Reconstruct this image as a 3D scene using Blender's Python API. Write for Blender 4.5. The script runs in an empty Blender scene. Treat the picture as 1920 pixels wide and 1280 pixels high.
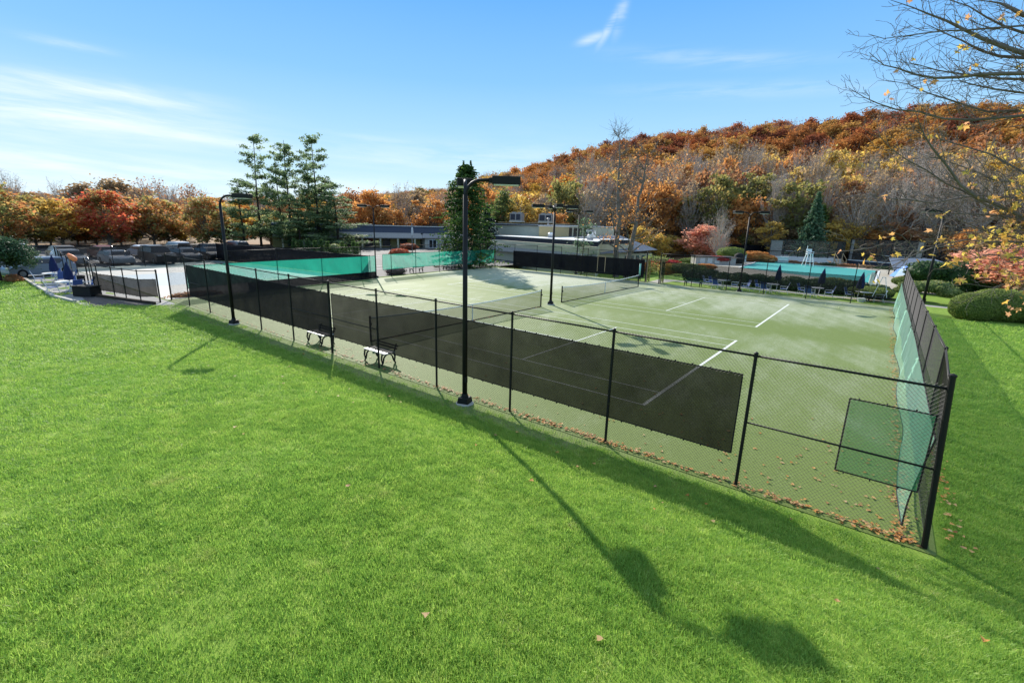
import bpy, bmesh, math, random
import numpy as np
from mathutils import Vector, Matrix
R = math.radians
random.seed(7)
rng = np.random.default_rng(7)
SC = bpy.context.scene
COL = bpy.context.scene.collection

# ------------------------------------------------------------------ camera
F = 878.9
CAM = Vector((16.7036, -12.6316, 5.0321))
RT = Vector((0.78680654, 0.61659533, 0.02730708))
UP = Vector((-0.16961108, 0.17346847, 0.9701241))
FW = Vector((-0.59343707, 0.76793157, -0.24106753))
cd = bpy.data.cameras.new('camera'); cam = bpy.data.objects.new('camera', cd); COL.objects.link(cam)
cd.sensor_width = 36; cd.lens = F/1920*36; cd.clip_end = 3000; cd.clip_start = 0.1
m = Matrix((RT, UP, -FW)).transposed().to_4x4(); m.translation = CAM; cam.matrix_world = m
SC.camera = cam
def hdir(u, v=425):
    d = RT*((u-960)/F) - UP*((v-640)/F) + FW
    h = Vector((d.x, d.y, 0)); return h.normalized()
def P(u, D):
    """ground position in the direction of a bearing, D metres away"""
    h = hdir(u); return (CAM.x+h.x*D, CAM.y+h.y*D)
def GR(u, v, z=0):
    d = RT*((u-960)/F) - UP*((v-640)/F) + FW
    t = (z-CAM.z)/d.z; return (CAM.x+d.x*t, CAM.y+d.y*t)
def AT(u, v, D):
    d = RT*((u-960)/F) - UP*((v-640)/F) + FW
    t = D/math.hypot(d.x, d.y); return CAM+d*t

# ------------------------------------------------------------------ node helpers
class N:
    """tiny expression layer over a node tree"""
    def __init__(s, nt): s.nt = nt
    def node(s, t, **kw):
        n = s.nt.nodes.new(t)
        for k, v in kw.items(): setattr(n, k, v)
        return n
    def _in(s, sock, v):
        if isinstance(v, (int, float)): sock.default_value = v
        elif isinstance(v, (tuple, list)):
            v = tuple(v)
            if sock.type == 'RGBA' and len(v) == 3: v = v+(1,)
            sock.default_value = v
        else: s.nt.links.new(v, sock)
    def math(s, op, a, b=0.0, c=None, clamp=False):
        n = s.node('ShaderNodeMath', operation=op, use_clamp=clamp)
        s._in(n.inputs[0], a); s._in(n.inputs[1], b)
        if c is not None: s._in(n.inputs[2], c)
        return n.outputs[0]
    def add(s, a, b): return s.math('ADD', a, b)
    def sub(s, a, b): return s.math('SUBTRACT', a, b)
    def mul(s, a, b): return s.math('MULTIPLY', a, b)
    def mx(s, a, b): return s.math('MAXIMUM', a, b)
    def mn(s, a, b): return s.math('MINIMUM', a, b)
    def ss(s, x, a, b):
        n = s.node('ShaderNodeMapRange', interpolation_type='SMOOTHSTEP')
        s._in(n.inputs[0], x); n.inputs[1].default_value = a; n.inputs[2].default_value = b
        n.inputs[3].default_value = 0; n.inputs[4].default_value = 1; return n.outputs[0]
    def mix(s, f, a, b, mode='MIX'):
        n = s.node('ShaderNodeMix', data_type='RGBA', blend_type=mode)
        s._in(n.inputs[0], f); s._in(n.inputs[6], a); s._in(n.inputs[7], b); return n.outputs[2]
    def xyz(s, v):
        n = s.node('ShaderNodeSeparateXYZ'); s.nt.links.new(v, n.inputs[0]); return n.outputs
    def comb(s, x, y, z=0.0):
        n = s.node('ShaderNodeCombineXYZ'); s._in(n.inputs[0], x); s._in(n.inputs[1], y); s._in(n.inputs[2], z); return n.outputs[0]
    def noise(s, vec, scale, detail=3, rough=.55, dist=0.0):
        n = s.node('ShaderNodeTexNoise'); s.nt.links.new(vec, n.inputs['Vector'])
        n.inputs['Scale'].default_value = scale; n.inputs['Detail'].default_value = detail
        n.inputs['Roughness'].default_value = rough; n.inputs['Distortion'].default_value = dist
        return n.outputs[0]
    def pos(s): return s.node('ShaderNodeNewGeometry').outputs['Position']
    def rand(s): return s.node('ShaderNodeObjectInfo').outputs['Random']
    def ramp(s, f, stops, interp='LINEAR'):
        n = s.node('ShaderNodeValToRGB'); n.color_ramp.interpolation = interp
        e = n.color_ramp.elements
        while len(e) < len(stops): e.new(.5)
        for i, (p, c) in enumerate(stops): e[i].position = p; e[i].color = tuple(c)+(1,)
        s._in(n.inputs[0], f); return n.outputs[0]
MATS = {}
def newmat(name):
    mt = bpy.data.materials.new(name); mt.use_nodes = True; mt.node_tree.nodes.clear()
    x = N(mt.node_tree); out = x.node('ShaderNodeOutputMaterial'); MATS[name] = mt
    return mt, x, out
def principled(x, col, rough=.8, spec=.3, metal=0, bump=None, bstr=.3, bdist=.02):
    b = x.node('ShaderNodeBsdfPrincipled'); x._in(b.inputs['Base Color'], col); x._in(b.inputs['Roughness'], rough)
    b.inputs['Specular IOR Level'].default_value = spec; b.inputs['Metallic'].default_value = metal
    if bump is not None:
        k = x.node('ShaderNodeBump'); k.inputs['Strength'].default_value = bstr; k.inputs['Distance'].default_value = bdist
        x.nt.links.new(bump, k.inputs['Height']); x.nt.links.new(k.outputs[0], b.inputs['Normal'])
    return b
def mat(name, col, rough=.8, spec=.3, var=.15, scale=3.0, metal=0, bump=0, coords='pos'):
    mt, x, out = newmat(name)
    p = x.pos() if coords == 'pos' else x.node('ShaderNodeTexCoord').outputs['Object']
    n = x.noise(p, scale, 4)
    a = tuple(min(1, c*(1-var*1.6)) for c in col); b = tuple(min(1, c*(1+var*1.6)) for c in col)
    c = x.mix(n, a, b)
    bs = principled(x, c, rough, spec, metal, n if bump else None, bump)
    x.nt.links.new(bs.outputs[0], out.inputs[0]); return mt
def leafmat(name, cols, trans=.58, dark=.55, rough=.6, nscale=.35):
    """leaves: colour picked per leaf from the 'lv' attribute, with clumpy variation and light passing through"""
    mt, x, out = newmat(name)
    at = x.node('ShaderNodeAttribute'); at.attribute_name = 'lv'
    tc = x.node('ShaderNodeTexCoord').outputs['Object']
    n = x.noise(tc, nscale, 2)
    f = x.math('ADD', x.mul(at.outputs['Fac'], .62), x.mul(x.sub(n, .5), 1.5), clamp=True)
    f = x.math('ADD', f, x.mul(x.rand(), .15), clamp=True)
    k = len(cols)
    c = x.ramp(f, [((i+.5)/k, cc) for i, cc in enumerate(cols)])
    d = x.node('ShaderNodeBsdfPrincipled'); x._in(d.inputs['Base Color'], c); d.inputs['Roughness'].default_value = rough
    d.inputs['Specular IOR Level'].default_value = .25
    t = x.node('ShaderNodeBsdfTranslucent'); x._in(t.inputs[0], c)
    mxs = x.node('ShaderNodeMixShader'); mxs.inputs[0].default_value = trans
    x.nt.links.new(d.outputs[0], mxs.inputs[1]); x.nt.links.new(t.outputs[0], mxs.inputs[2])
    x.nt.links.new(mxs.outputs[0], out.inputs[0]); return mt
def screenmat(name, col, opac, trans=.3, nsc=1.5, nvar=.1):
    """open-weave fabric: part of the light goes straight through the weave"""
    mt, x, out = newmat(name)
    n = x.noise(x.pos(), nsc, 4, .6); n = x.add(x.mul(n, .55), x.mul(x.noise(x.pos(), 38, 2, .6), .45))
    c = x.mix(n, tuple(v*.7 for v in col), tuple(min(1, v*1.3) for v in col))
    d = x.node('ShaderNodeBsdfDiffuse'); x._in(d.inputs[0], c)
    t = x.node('ShaderNodeBsdfTranslucent'); x._in(t.inputs[0], c)
    m1 = x.node('ShaderNodeMixShader'); m1.inputs[0].default_value = trans
    x.nt.links.new(d.outputs[0], m1.inputs[1]); x.nt.links.new(t.outputs[0], m1.inputs[2])
    tr = x.node('ShaderNodeBsdfTransparent')
    m2 = x.node('ShaderNodeMixShader')
    x._in(m2.inputs[0], x.math('ADD', x.mul(x.sub(n, .5), nvar*2), opac, clamp=True))
    x.nt.links.new(tr.outputs[0], m2.inputs[1]); x.nt.links.new(m1.outputs[0], m2.inputs[2])
    x.nt.links.new(m2.outputs[0], out.inputs[0]); return mt

# ------------------------------------------------------------------ mesh builder
class MB:
    def __init__(s): s.v = []; s.f = []; s.mi = []
    def face(s, idx, mi=0): s.f.append(tuple(idx)); s.mi.append(mi)
    def add(s, vs, fs, mi=0):
        o = len(s.v); s.v += [tuple(v) for v in vs]
        for f in fs: s.face([i+o for i in f], mi)
    def box(s, c, size, rz=0, mi=0, rx=0, ry=0, taper=1.0):
        sx, sy, sz = [q/2 for q in size]
        M = Matrix.Rotation(rz, 3, 'Z') @ Matrix.Rotation(ry, 3, 'Y') @ Matrix.Rotation(rx, 3, 'X')
        vs = []
        for z in (-1, 1):
            k = taper if z > 0 else 1
            for a, b in ((-1, -1), (1, -1), (1, 1), (-1, 1)):
                vs.append(Vector(c)+M @ Vector((a*sx*k, b*sy*k, z*sz)))
        s.add(vs, [(3, 2, 1, 0), (4, 5, 6, 7), (0, 1, 5, 4), (1, 2, 6, 5), (2, 3, 7, 6), (3, 0, 4, 7)], mi)
    def bar(s, a, b, w, h=None, mi=0):
        """box from a to b"""
        a = Vector(a); b = Vector(b); d = b-a; L = d.length
        if L < 1e-6: return
        h = h or w; z = d.normalized(); up = Vector((0, 0, 1)) if abs(z.z) < .95 else Vector((1, 0, 0))
        x = z.cross(up).normalized(); y = x.cross(z)
        vs = [p+x*(i*w/2)+y*(j*h/2) for p in (a, b) for i, j in ((-1, -1), (1, -1), (1, 1), (-1, 1))]
        s.add(vs, [(3, 2, 1, 0), (4, 5, 6, 7), (0, 1, 5, 4), (1, 2, 6, 5), (2, 3, 7, 6), (3, 0, 4, 7)], mi)
    def tube(s, pts, r, n=8, mi=0, cap=True):
        pts = [Vector(p) for p in pts]
        rs = r if isinstance(r, (list, tuple)) else [r]*len(pts)
        o = len(s.v); ref = None
        for i, p in enumerate(pts):
            d = (pts[min(i+1, len(pts)-1)]-pts[max(i-1, 0)])
            if d.length < 1e-9: d = Vector((0, 0, 1))
            d.normalize()
            if ref is None: ref = Vector((0, 0, 1)) if abs(d.z) < .9 else Vector((1, 0, 0))
            x = d.cross(ref)
            if x.length < 1e-4: x = d.orthogonal()
            x.normalize(); y = x.cross(d); ref = y*-1 if False else ref
            for k in range(n):
                t = 2*math.pi*k/n; s.v.append(tuple(p+x*math.cos(t)*rs[i]+y*math.sin(t)*rs[i]))
        for i in range(len(pts)-1):
            for k in range(n):
                a = o+i*n+k; b = o+i*n+(k+1) % n; s.face((a, b, b+n, a+n), mi)
        if cap:
            s.face([o+k for k in range(n)][::-1], mi); s.face([o+(len(pts)-1)*n+k for k in range(n)], mi)
    def lathe(s, prof, n=16, c=(0, 0, 0), mi=0, ruff=0, rk=6):
        o = len(s.v)
        for r, z in prof:
            for k in range(n):
                t = 2*math.pi*k/n; rr = r*(1+ruff*math.cos(rk*t)); s.v.append((c[0]+rr*math.cos(t), c[1]+rr*math.sin(t), c[2]+z))
        for i in range(len(prof)-1):
            for k in range(n):
                a = o+i*n+k; b = o+i*n+(k+1) % n; s.face((a, b, b+n, a+n), mi)
        s.face([o+k for k in range(n)][::-1], mi); s.face([o+(len(prof)-1)*n+k for k in range(n)], mi)
    def quad(s, *p, mi=0): s.add(p, [tuple(range(len(p)))], mi)
    def prism(s, poly, z0, z1, mi=0):
        n = len(poly); vs = [(x, y, z0) for x, y in poly]+[(x, y, z1) for x, y in poly]
        fs = [tuple(range(n))[::-1], tuple(range(n, 2*n))]+[(i, (i+1) % n, (i+1) % n+n, i+n) for i in range(n)]
        s.add(vs, fs, mi)
    def build(s, name, mats, parent=None, smooth=False, loc=None, bevel=0):
        me = bpy.data.meshes.new(name); me.from_pydata(s.v, [], s.f)
        if not isinstance(mats, (list, tuple)): mats = [mats]
        for q in mats: me.materials.append(q)
        me.polygons.foreach_set('material_index', s.mi)
        if smooth: me.polygons.foreach_set('use_smooth', [True]*len(s.f))
        me.update()
        o = bpy.data.objects.new(name, me); COL.objects.link(o)
        if parent is not None: o.parent = parent
        if loc is not None: o.location = loc
        if bevel:
            bm = o.modifiers.new('bevel', 'BEVEL'); bm.width = bevel; bm.segments = 2; bm.limit_method = 'ANGLE'
        return o
def tag(o, label=None, cat=None, group=None, kind=None):
    if label: o['label'] = label
    if cat: o['category'] = cat
    if group: o['group'] = group
    if kind: o['kind'] = kind
    return o
def thing(name, label, cat, loc=(0, 0, 0), rz=0, group=None, scale=1):
    o = bpy.data.objects.new(name, None); COL.objects.link(o); o.location = loc; o.rotation_euler = (0, 0, rz)
    o.empty_display_size = .3
    if scale != 1: o.scale = (scale,)*3
    return tag(o, label, cat, group)
def copy_tree(o, parent=None, loc=None, rz=None, label=None, group=None, scale=None, _top=True):
    c = o.copy(); COL.objects.link(c); c.parent = parent
    for ch in [q for q in o.children]: copy_tree(ch, c, _top=False)
    if _top:
        if loc is not None: c.location = loc
        if rz is not None: c.rotation_euler = (0, 0, rz)
        if label: c['label'] = label
        if group: c['group'] = group
        if scale: c.scale = scale if isinstance(scale, tuple) else (scale,)*3
    return c
def smooth(a, b, x):
    t = min(1, max(0, (x-a)/(b-a))); return t*t*(3-2*t)

# ------------------------------------------------------------------ materials
M_black = mat('black_vinyl_coated_steel', (.012, .011, .010), .45, .4, .1)
M_pole = mat('dark_bronze_paint', (.012, .011, .010), .55, .25, .15)
M_wire = mat('black_coated_wire', (.014, .013, .012), .5, .35, .1)
M_galv = mat('weathered_grey_rail', (.22, .21, .20), .5, .4, .2, 2)
M_white = mat('white_paint', (.78, .78, .76), .5, .4, .05, 4)
M_offwhite = mat('pale_plastic', (.6, .6, .58), .6, .3, .08, 4)
M_lens = mat('lamp_lens', (.75, .76, .78), .3, .5, .04, 4)
M_blue = mat('navy_blue_fabric', (.015, .025, .085), .8, .2, .2, 6)
M_chairblue = mat('blue_sling_fabric', (.05, .10, .30), .7, .3, .15, 8)
M_conc = mat('pale_concrete', (.42, .40, .35), .85, .2, .12, 1.2, bump=.1)
M_grey = mat('grey_metal', (.32, .33, .35), .5, .4, .12, 3)
M_darkgrey = mat('charcoal_shingles', (.035, .038, .05), .85, .2, .25, 4)
M_shingle = mat('grey_shingles', (.30, .285, .26), .9, .15, .22, 5, bump=.2)
M_navy = mat('slate_and_painted_shade_shingles', (.055, .065, .09), .85, .2, .2, 5)  # real slate roof colour; on the clubhouse it paints in shade
M_beige = mat('beige_stucco', (.55, .50, .36), .9, .15, .08, 1.5)
M_glass = mat('dark_window_glass', (.02, .025, .03), .1, .6, .1)
M_sky_lt = mat('skylight_glass', (.75, .8, .85), .15, .6, .05)
M_roofw = mat('pale_roof_membrane', (.66, .65, .62), .8, .2, .1, .8)
M_wood = mat('weathered_wood', (.42, .40, .36), .85, .2, .3, 6, bump=.2)
M_tan = mat('tan_wood', (.42, .30, .17), .8, .2, .2, 5)
M_bark = mat('grey_brown_bark', (.22, .18, .14), .95, .1, .35, 2.5, coords='obj')
M_twig = mat('grey_twig_bark', (.44, .37, .31), .95, .1, .25, 2, coords='obj')
M_bark2 = mat('dark_bark', (.055, .042, .032), .95, .1, .35, 4, coords='obj')
M_orange = mat('orange_vinyl', (.75, .22, .08), .6, .3, .1, 4)
M_rubber = mat('black_rubber', (.015, .015, .015), .8, .2, .1)
M_teal_tube = mat('pale_green_plastic', (.25, .55, .45), .5, .3, .08)
M_green = mat('dark_green_paint', (.015, .07, .05), .6, .3, .1)
M_scr_black = screenmat('black_windscreen_mesh', (.013, .012, .010), .905, .3, 1.2, .14)
M_scr_black2 = screenmat('dense_black_windscreen', (.012, .012, .014), .975, .15, .9, .06)
M_scr_lot = screenmat('thin_grey_mesh', (.025, .025, .025), .62, .3, .6, .06)
M_scr_thin = screenmat('thin_black_windscreen', (.016, .018, .017), .72, .3, .6, .06)
M_scr_teal = screenmat('teal_windscreen_mesh', (.025, .38, .26), .66, .75, .5, .14)
M_scr_mint = screenmat('faded_mint_windscreen', (.44, .74, .58), .50, .65, .8, .05)
M_scr_dkgreen = screenmat('dark_green_shade_cloth', (.015, .17, .075), .5, .5, 2.5, .12)
M_chain_far = screenmat('fine_chain_mesh', (.03, .03, .028), .17, .1, 2, .0)
M_net = screenmat('net_cord_mesh', (.03, .035, .03), .38, .2, 3, .0)
M_padscr = screenmat('wire_screen', (.16, .15, .13), .30, .2, 1, .05)

LY = [(0.74, 0.54, 0.12), (0.68, 0.44, 0.1), (0.56, 0.4, 0.12), (0.4, 0.35, 0.13)]
LO = [(0.72, 0.35, 0.1), (0.62, 0.28, 0.08), (0.52, 0.25, 0.09), (0.54, 0.38, 0.12)]
LRU = [(0.48, 0.23, 0.09), (0.4, 0.17, 0.08), (0.36, 0.2, 0.09), (0.48, 0.29, 0.12)]
LR = [(.46, .07, .03), (.40, .045, .03), (.42, .13, .04), (.30, .14, .045)]
LMA = [(0.28, 0.09, 0.05), (0.36, 0.12, 0.05), (0.26, 0.1, 0.05), (0.4, 0.18, 0.07)]
LOL = [(0.28, 0.27, 0.09), (0.22, 0.22, 0.07), (0.36, 0.3, 0.09), (0.42, 0.29, 0.09)]
LGN = [(0.15, 0.2, 0.06), (0.12, 0.16, 0.05), (0.23, 0.25, 0.08), (0.34, 0.3, 0.08)]
LPK = [(.82,.40,.28),(.78,.33,.22),(.78,.44,.26),(.55,.30,.2)]
LBR = [(0.38, 0.26, 0.14), (0.3, 0.21, 0.12), (0.46, 0.31, 0.15), (0.36, 0.25, 0.14)]
L_yel = leafmat('yellow_leaves', LY); L_ora = leafmat('orange_leaves', LO); L_rus = leafmat('rust_leaves', LRU)
L_red = leafmat('red_green_leaves', [(.64, .12, .07), (.62, .17, .07), (.56, .27, .09), (.36, .33, .10), (.22, .27, .08)])
L_mar = leafmat('maroon_leaves', LMA); L_oli = leafmat('olive_leaves', LOL)
L_grn = leafmat('green_leaves', LGN); L_pnk = leafmat('salmon_leaves', LPK); L_brn = leafmat('brown_leaves', LBR)
L_mix = leafmat('mixed_autumn_leaves', [(.60, .24, .09), (.56, .33, .11), (.42, .36, .12), (.30, .31, .10), (.20, .25, .08)])
L_pine = leafmat('pine_needles', [(.12, .18, .075), (.19, .27, .12), (.28, .37, .17), (.40, .48, .24)], .62)
L_spruce = leafmat('spruce_needles', [(.03, .07, .022), (.07, .14, .03), (.13, .22, .045), (.22, .32, .07)], .45)
L_blue = leafmat('blue_green_needles', [(.07, .14, .08), (.11, .19, .10), (.17, .27, .14), (.22, .32, .17)], .4)
L_dark = leafmat('dark_needles', [(.012, .022, .018), (.018, .035, .025), (.03, .05, .035)], .2)
L_yew = leafmat('yew_leaves', [(.15, .21, .05), (.22, .28, .065), (.30, .35, .09), (.38, .41, .12)], .5)
L_shrub = leafmat('shrub_leaves', [(.15, .21, .06), (.24, .29, .09), (.36, .36, .14), (.48, .42, .18)], .45)
L_dshrub = leafmat('dark_shrub_leaves', [(.035, .075, .025), (.06, .12, .035), (.11, .18, .06), (.17, .23, .09)], .35)
L_redsh = leafmat('red_shrub_leaves', [(.5, .03, .04), (.55, .06, .06), (.4, .05, .04), (.45, .15, .06)], .4)
L_orsh = leafmat('orange_shrub_leaves', [(.5, .10, .04), (.55, .15, .05), (.4, .1, .04)], .4)
L_near = leafmat('maple_leaves', [(.80, .60, .12), (.80, .45, .10), (.80, .42, .22), (.74, .36, .18), (.84, .60, .28)], .55)
L_fall = leafmat('fallen_leaf_litter', [(.50, .20, .05), (.56, .28, .08), (.56, .38, .18), (.36, .15, .05), (.66, .50, .30)], .25)

# ------------------------------------------------------------------ terrain
RIDGE = [(-200, 3), (300, 3), (650, 7), (960, 18), (1060, 27), (1180, 34.5), (1300, 37.5), (1480, 38.5), (1600, 39.5), (1700, 40), (1800, 39), (1920, 36), (2600, 26)]
_az = [(math.atan2(*[hdir(u).x, hdir(u).y]), z) for u, z in RIDGE]
AZX = np.array([a for a, z in _az]); AZZ = np.array([z for a, z in _az])
def hill_np(x, y):
    dx = x-CAM.x; dy = y-CAM.y; D = np.hypot(dx, dy); az = np.arctan2(dx, dy)
    H = np.interp(az, AZX, AZZ, left=3, right=30)
    t = np.clip((D-108)/(245-108), 0, 1); s = t*t*(3-2*t)
    back = np.clip((D-260)/300, 0, 1)
    return H*(0.55*s+0.45*t)*(1-.6*back)
def edge_y(x):
    return np.interp(x, [-60, -34, -25, -22.5, -17.4, -16.9, -15.9, -15.0, 60], [-7.4, -7.3, -7.4, -7.45, -6.7, -5.6, -4.9, -3.25, -3.25])
def sst(a, b, x):
    t = np.clip((x-a)/(b-a), 0, 1); return t*t*(3-2*t)
def ter(x, y):
    x = np.asarray(x, float); y = np.asarray(y, float)
    z = hill_np(x, y)
    d = np.clip(edge_y(x)-y, 0, 100)
    A = 0.12+1.35*sst(-12, 12, x)
    z = z + A*(.5*sst(0, 4.2, d)+.5*sst(1.5, 12, d))
    # ground falls away behind the courts on the building side
    dip = sst(32.2, 36, y)*(1-sst(70, 100, y))*(1-sst(-6, -2, x))*sst(-62, -45, x)
    z = z - 1.2*dip
    return z
def tz(x, y): return float(ter(x, y))
gx = np.unique(np.concatenate([np.arange(-420, -60, 12), np.arange(-60, -20, 1.5), np.arange(-20, 32, .5), np.arange(32, 70, 3), np.arange(70, 481, 12)]))
gy = np.unique(np.concatenate([np.arange(-60, -20, 4), np.arange(-20, 2, .4), np.arange(2, 40, 1), np.arange(40, 130, 4), np.arange(130, 500, 10), np.arange(500, 901, 40)]))
X, Y = np.meshgrid(gx, gy); Z = ter(X, Y)
Z = Z + .02*np.sin(X*1.3+Y*.7)*np.sin(Y*1.1-X*.4)*(Y < -4.5)
nx, ny = len(gx), len(gy)
me = bpy.data.meshes.new('ground')
idx = np.arange(nx*ny).reshape(ny, nx)
q = np.stack([idx[:-1, :-1], idx[:-1, 1:], idx[1:, 1:], idx[1:, :-1]], -1).reshape(-1, 4)
me.from_pydata(np.stack([X, Y, Z], -1).reshape(-1, 3).tolist(), [], q.tolist())
me.polygons.foreach_set('use_smooth', [True]*len(me.polygons))
mt, x, out = newmat('lawn_and_woodland_floor')
p = x.pos(); s = x.xyz(p)
big = x.noise(p, .22, 3); fine = x.noise(p, 9, 5, .7); med = x.noise(p, 1.6, 4)
g1 = x.mix(big, (.22, .34, .045), (.29, .41, .06))
g2 = x.mix(x.ss(med, .3, .75), g1, (.14, .24, .02))
g3 = x.mix(x.mul(fine, .6), g2, (.09, .13, .03))
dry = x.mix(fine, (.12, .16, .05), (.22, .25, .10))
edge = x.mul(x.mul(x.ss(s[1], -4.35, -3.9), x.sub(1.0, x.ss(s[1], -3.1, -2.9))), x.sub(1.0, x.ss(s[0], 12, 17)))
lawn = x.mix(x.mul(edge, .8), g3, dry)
litter = x.mix(fine, (.17, .11, .06), (.32, .21, .11))
dist = x.node('ShaderNodeVectorMath', operation='DISTANCE'); x.nt.links.new(p, dist.inputs[0]); dist.inputs[1].default_value = (16, -12, 0)
far = x.ss(dist.outputs['Value'], 86, 104)
c = x.mix(far, lawn, litter)
b = principled(x, c, .9, .15, 0, fine, .5, .03)
x.nt.links.new(b.outputs[0], out.inputs[0])
me.materials.append(mt)
ground = bpy.data.objects.new('ground', me); COL.objects.link(ground); tag(ground, kind='structure')

def sheet(name, poly, z, m, kind='structure'):
    b = MB(); b.quad(*[(px, py, z) for px, py in poly]); o = b.build(name, m); tag(o, kind=kind); return o
# court surface: sand-filled artificial turf
mt, x, out = newmat('sand_filled_turf')
p = x.pos(); s = x.xyz(p)
st = x.comb(x.mul(s[0], .9), x.mul(s[1], .14), 0)
st2 = x.comb(x.add(x.mul(s[0], .8), x.mul(s[1], .5)), x.mul(x.sub(s[1], s[0]), .08), 0)
broad = x.noise(p, .13, 3, .5); streak = x.noise(st, 1.1, 4, .6); streak2 = x.noise(st2, 1.3, 3, .6); fine = x.noise(p, 16, 5, .75); mid = x.noise(p, 1.2, 5, .7)
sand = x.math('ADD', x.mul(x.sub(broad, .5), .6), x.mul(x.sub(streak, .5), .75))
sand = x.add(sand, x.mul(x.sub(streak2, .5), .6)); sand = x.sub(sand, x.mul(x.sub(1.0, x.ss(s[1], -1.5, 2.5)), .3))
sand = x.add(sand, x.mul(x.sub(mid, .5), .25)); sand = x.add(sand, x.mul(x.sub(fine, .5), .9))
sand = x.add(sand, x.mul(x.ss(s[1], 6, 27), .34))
sand = x.add(sand, x.mul(x.mul(x.ss(s[1], 17, 27), x.sub(1.0, x.ss(s[0], -9, 3))), .42))  # far-left whiteness is partly backlit glare, painted in as extra sand
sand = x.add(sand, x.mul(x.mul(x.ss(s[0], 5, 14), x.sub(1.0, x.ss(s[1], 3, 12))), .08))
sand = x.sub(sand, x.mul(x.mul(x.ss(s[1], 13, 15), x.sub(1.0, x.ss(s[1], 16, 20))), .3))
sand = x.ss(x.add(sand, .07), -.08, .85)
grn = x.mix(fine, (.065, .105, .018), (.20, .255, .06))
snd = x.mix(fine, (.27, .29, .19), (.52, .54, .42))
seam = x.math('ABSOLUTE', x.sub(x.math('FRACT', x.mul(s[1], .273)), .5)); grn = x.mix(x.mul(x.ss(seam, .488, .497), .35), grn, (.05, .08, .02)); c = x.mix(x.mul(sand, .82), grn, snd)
b = principled(x, c, .75, .25, 0, fine, .4, .01)
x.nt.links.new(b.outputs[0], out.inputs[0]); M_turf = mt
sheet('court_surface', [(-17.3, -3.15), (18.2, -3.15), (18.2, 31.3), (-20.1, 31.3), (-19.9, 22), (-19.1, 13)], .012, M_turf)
# painted lines of the two turf courts, one sheet
b = MB(); zl = .017; W = .055
M_line = mat('worn_white_line', (.62, .64, .56), .8, .2, .12, 3)
def ln(x0, y0, x1, y1, w=W):
    if abs(x1-x0) > abs(y1-y0): b.quad((x0, y0-w/2, zl), (x1, y0-w/2, zl), (x1, y0+w/2, zl), (x0, y0+w/2, zl))
    else: b.quad((x0-w/2, y0, zl), (x0+w/2, y0, zl), (x0+w/2, y1, zl), (x0-w/2, y1, zl))
G = 4.26
for oy in (0, 10.97+G):
    for yy in (0, 10.97): ln(-11.885+.06, oy+yy, 11.885-.06, oy+yy)
    for yy in (1.37, 9.60): ln(-11.885+.06, oy+yy, 11.885-.06, oy+yy)
    for xx in (-11.885, 11.885): ln(xx, oy-.03, xx, oy+11.0, .11)
    for xx in (-6.4, 6.4): ln(xx, oy+1.41, xx, oy+9.56, .07)
    ln(-6.35, oy+5.485, 6.35, oy+5.485)
lines = b.build('court_lines', M_line); tag(lines, kind='structure')

# hard court on the left, with paving and parking beyond
mt, x, out = newmat('hard_court_paint')
p = x.pos(); s = x.xyz(p); fine = x.noise(p, 3, 5, .7)
rx = x.mul(x.ss(s[0], -36.6, -36.5), x.sub(1.0, x.ss(s[0], -25.1, -25.0)))
ry = x.mul(x.ss(s[1], -2.6, -2.5), x.sub(1.0, x.ss(s[1], 9.0, 9.1)))
c = x.mix(fine, (.42, .40, .35), (.54, .51, .45))
c = x.mix(x.mul(x.mul(x.ss(s[0], -33.5, -33.4), x.sub(1.0, x.ss(s[0], -24.5, -24.4))), .6), c, x.mix(fine, (.24, .36, .44), (.34, .44, .5)))
c = x.mix(x.mul(x.sub(1.0, x.ss(s[0], -38.5, -38.4)), .85), c, (.06, .13, .12))
b = principled(x, c, .75, .25); x.nt.links.new(b.outputs[0], out.inputs[0]); M_hard = mt
mt, x, out = newmat('asphalt')
p = x.pos(); fine = x.noise(p, 6, 5, .8); bg = x.noise(p, .3, 3)
c = x.mix(fine, (.04, .04, .042), (.085, .083, .08)); c = x.mix(x.mul(bg, .4), c, (.12, .12, .115))
b = principled(x, c, .8, .3, 0, fine, .3, .01); x.nt.links.new(b.outputs[0], out.inputs[0]); M_asph = mt
sheet('parking_lot', [(-92, -12), (-41, -9), (-42.3, 10), (-45.4, 10.2), (-19.9, 14.0), (-20.5, 22), (-20.6, 30.9), (-22, 44), (-50, 60), (-92, 62)], .008, M_asph)
sheet('hard_court', [(-42.3, -3.4), (-17.4, -3.15), (-19.1, 12.8), (-45.3, 10.0)], .012, M_hard)
sheet('patio', [(-41, -9), (-34.6, -7.35), (-25, -7.45), (-22.5, -7.5), (-17.4, -6.8), (-16.9, -5.5), (-15.9, -4.9), (-15.2, -3.3), (-42, -3.45)], .006, mat('patio_concrete', (.30, .29, .27), .85, .2, .2, 1.0, bump=.1))
b = MB()
for xx in (-38.45, -33.5, -24.42): b.quad((xx-.05, -2.4, .017), (xx+.05, -2.4, .017), (xx+.05, 9.6, .017), (xx-.05, 9.6, .017))
for yy in (-1.5, 8.4): b.quad((-38.4, yy-.04, .021), (-21, yy-.04, .021), (-21, yy+.04, .021), (-38.4, yy+.04, .021))
hl = b.build('hard_court_lines', M_line); tag(hl, kind='structure')
b = MB()
for row, (x0, y0) in enumerate([(-26, 17.0), (-26, 27.0), (-26, 37)]):
    for i in range(11):
        xx = x0-2.7*i
        b.quad((xx, y0, .013), (xx+.14, y0, .013), (xx-.6+.14, y0+5.2, .013), (xx-.6, y0+5.2, .013))
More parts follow.
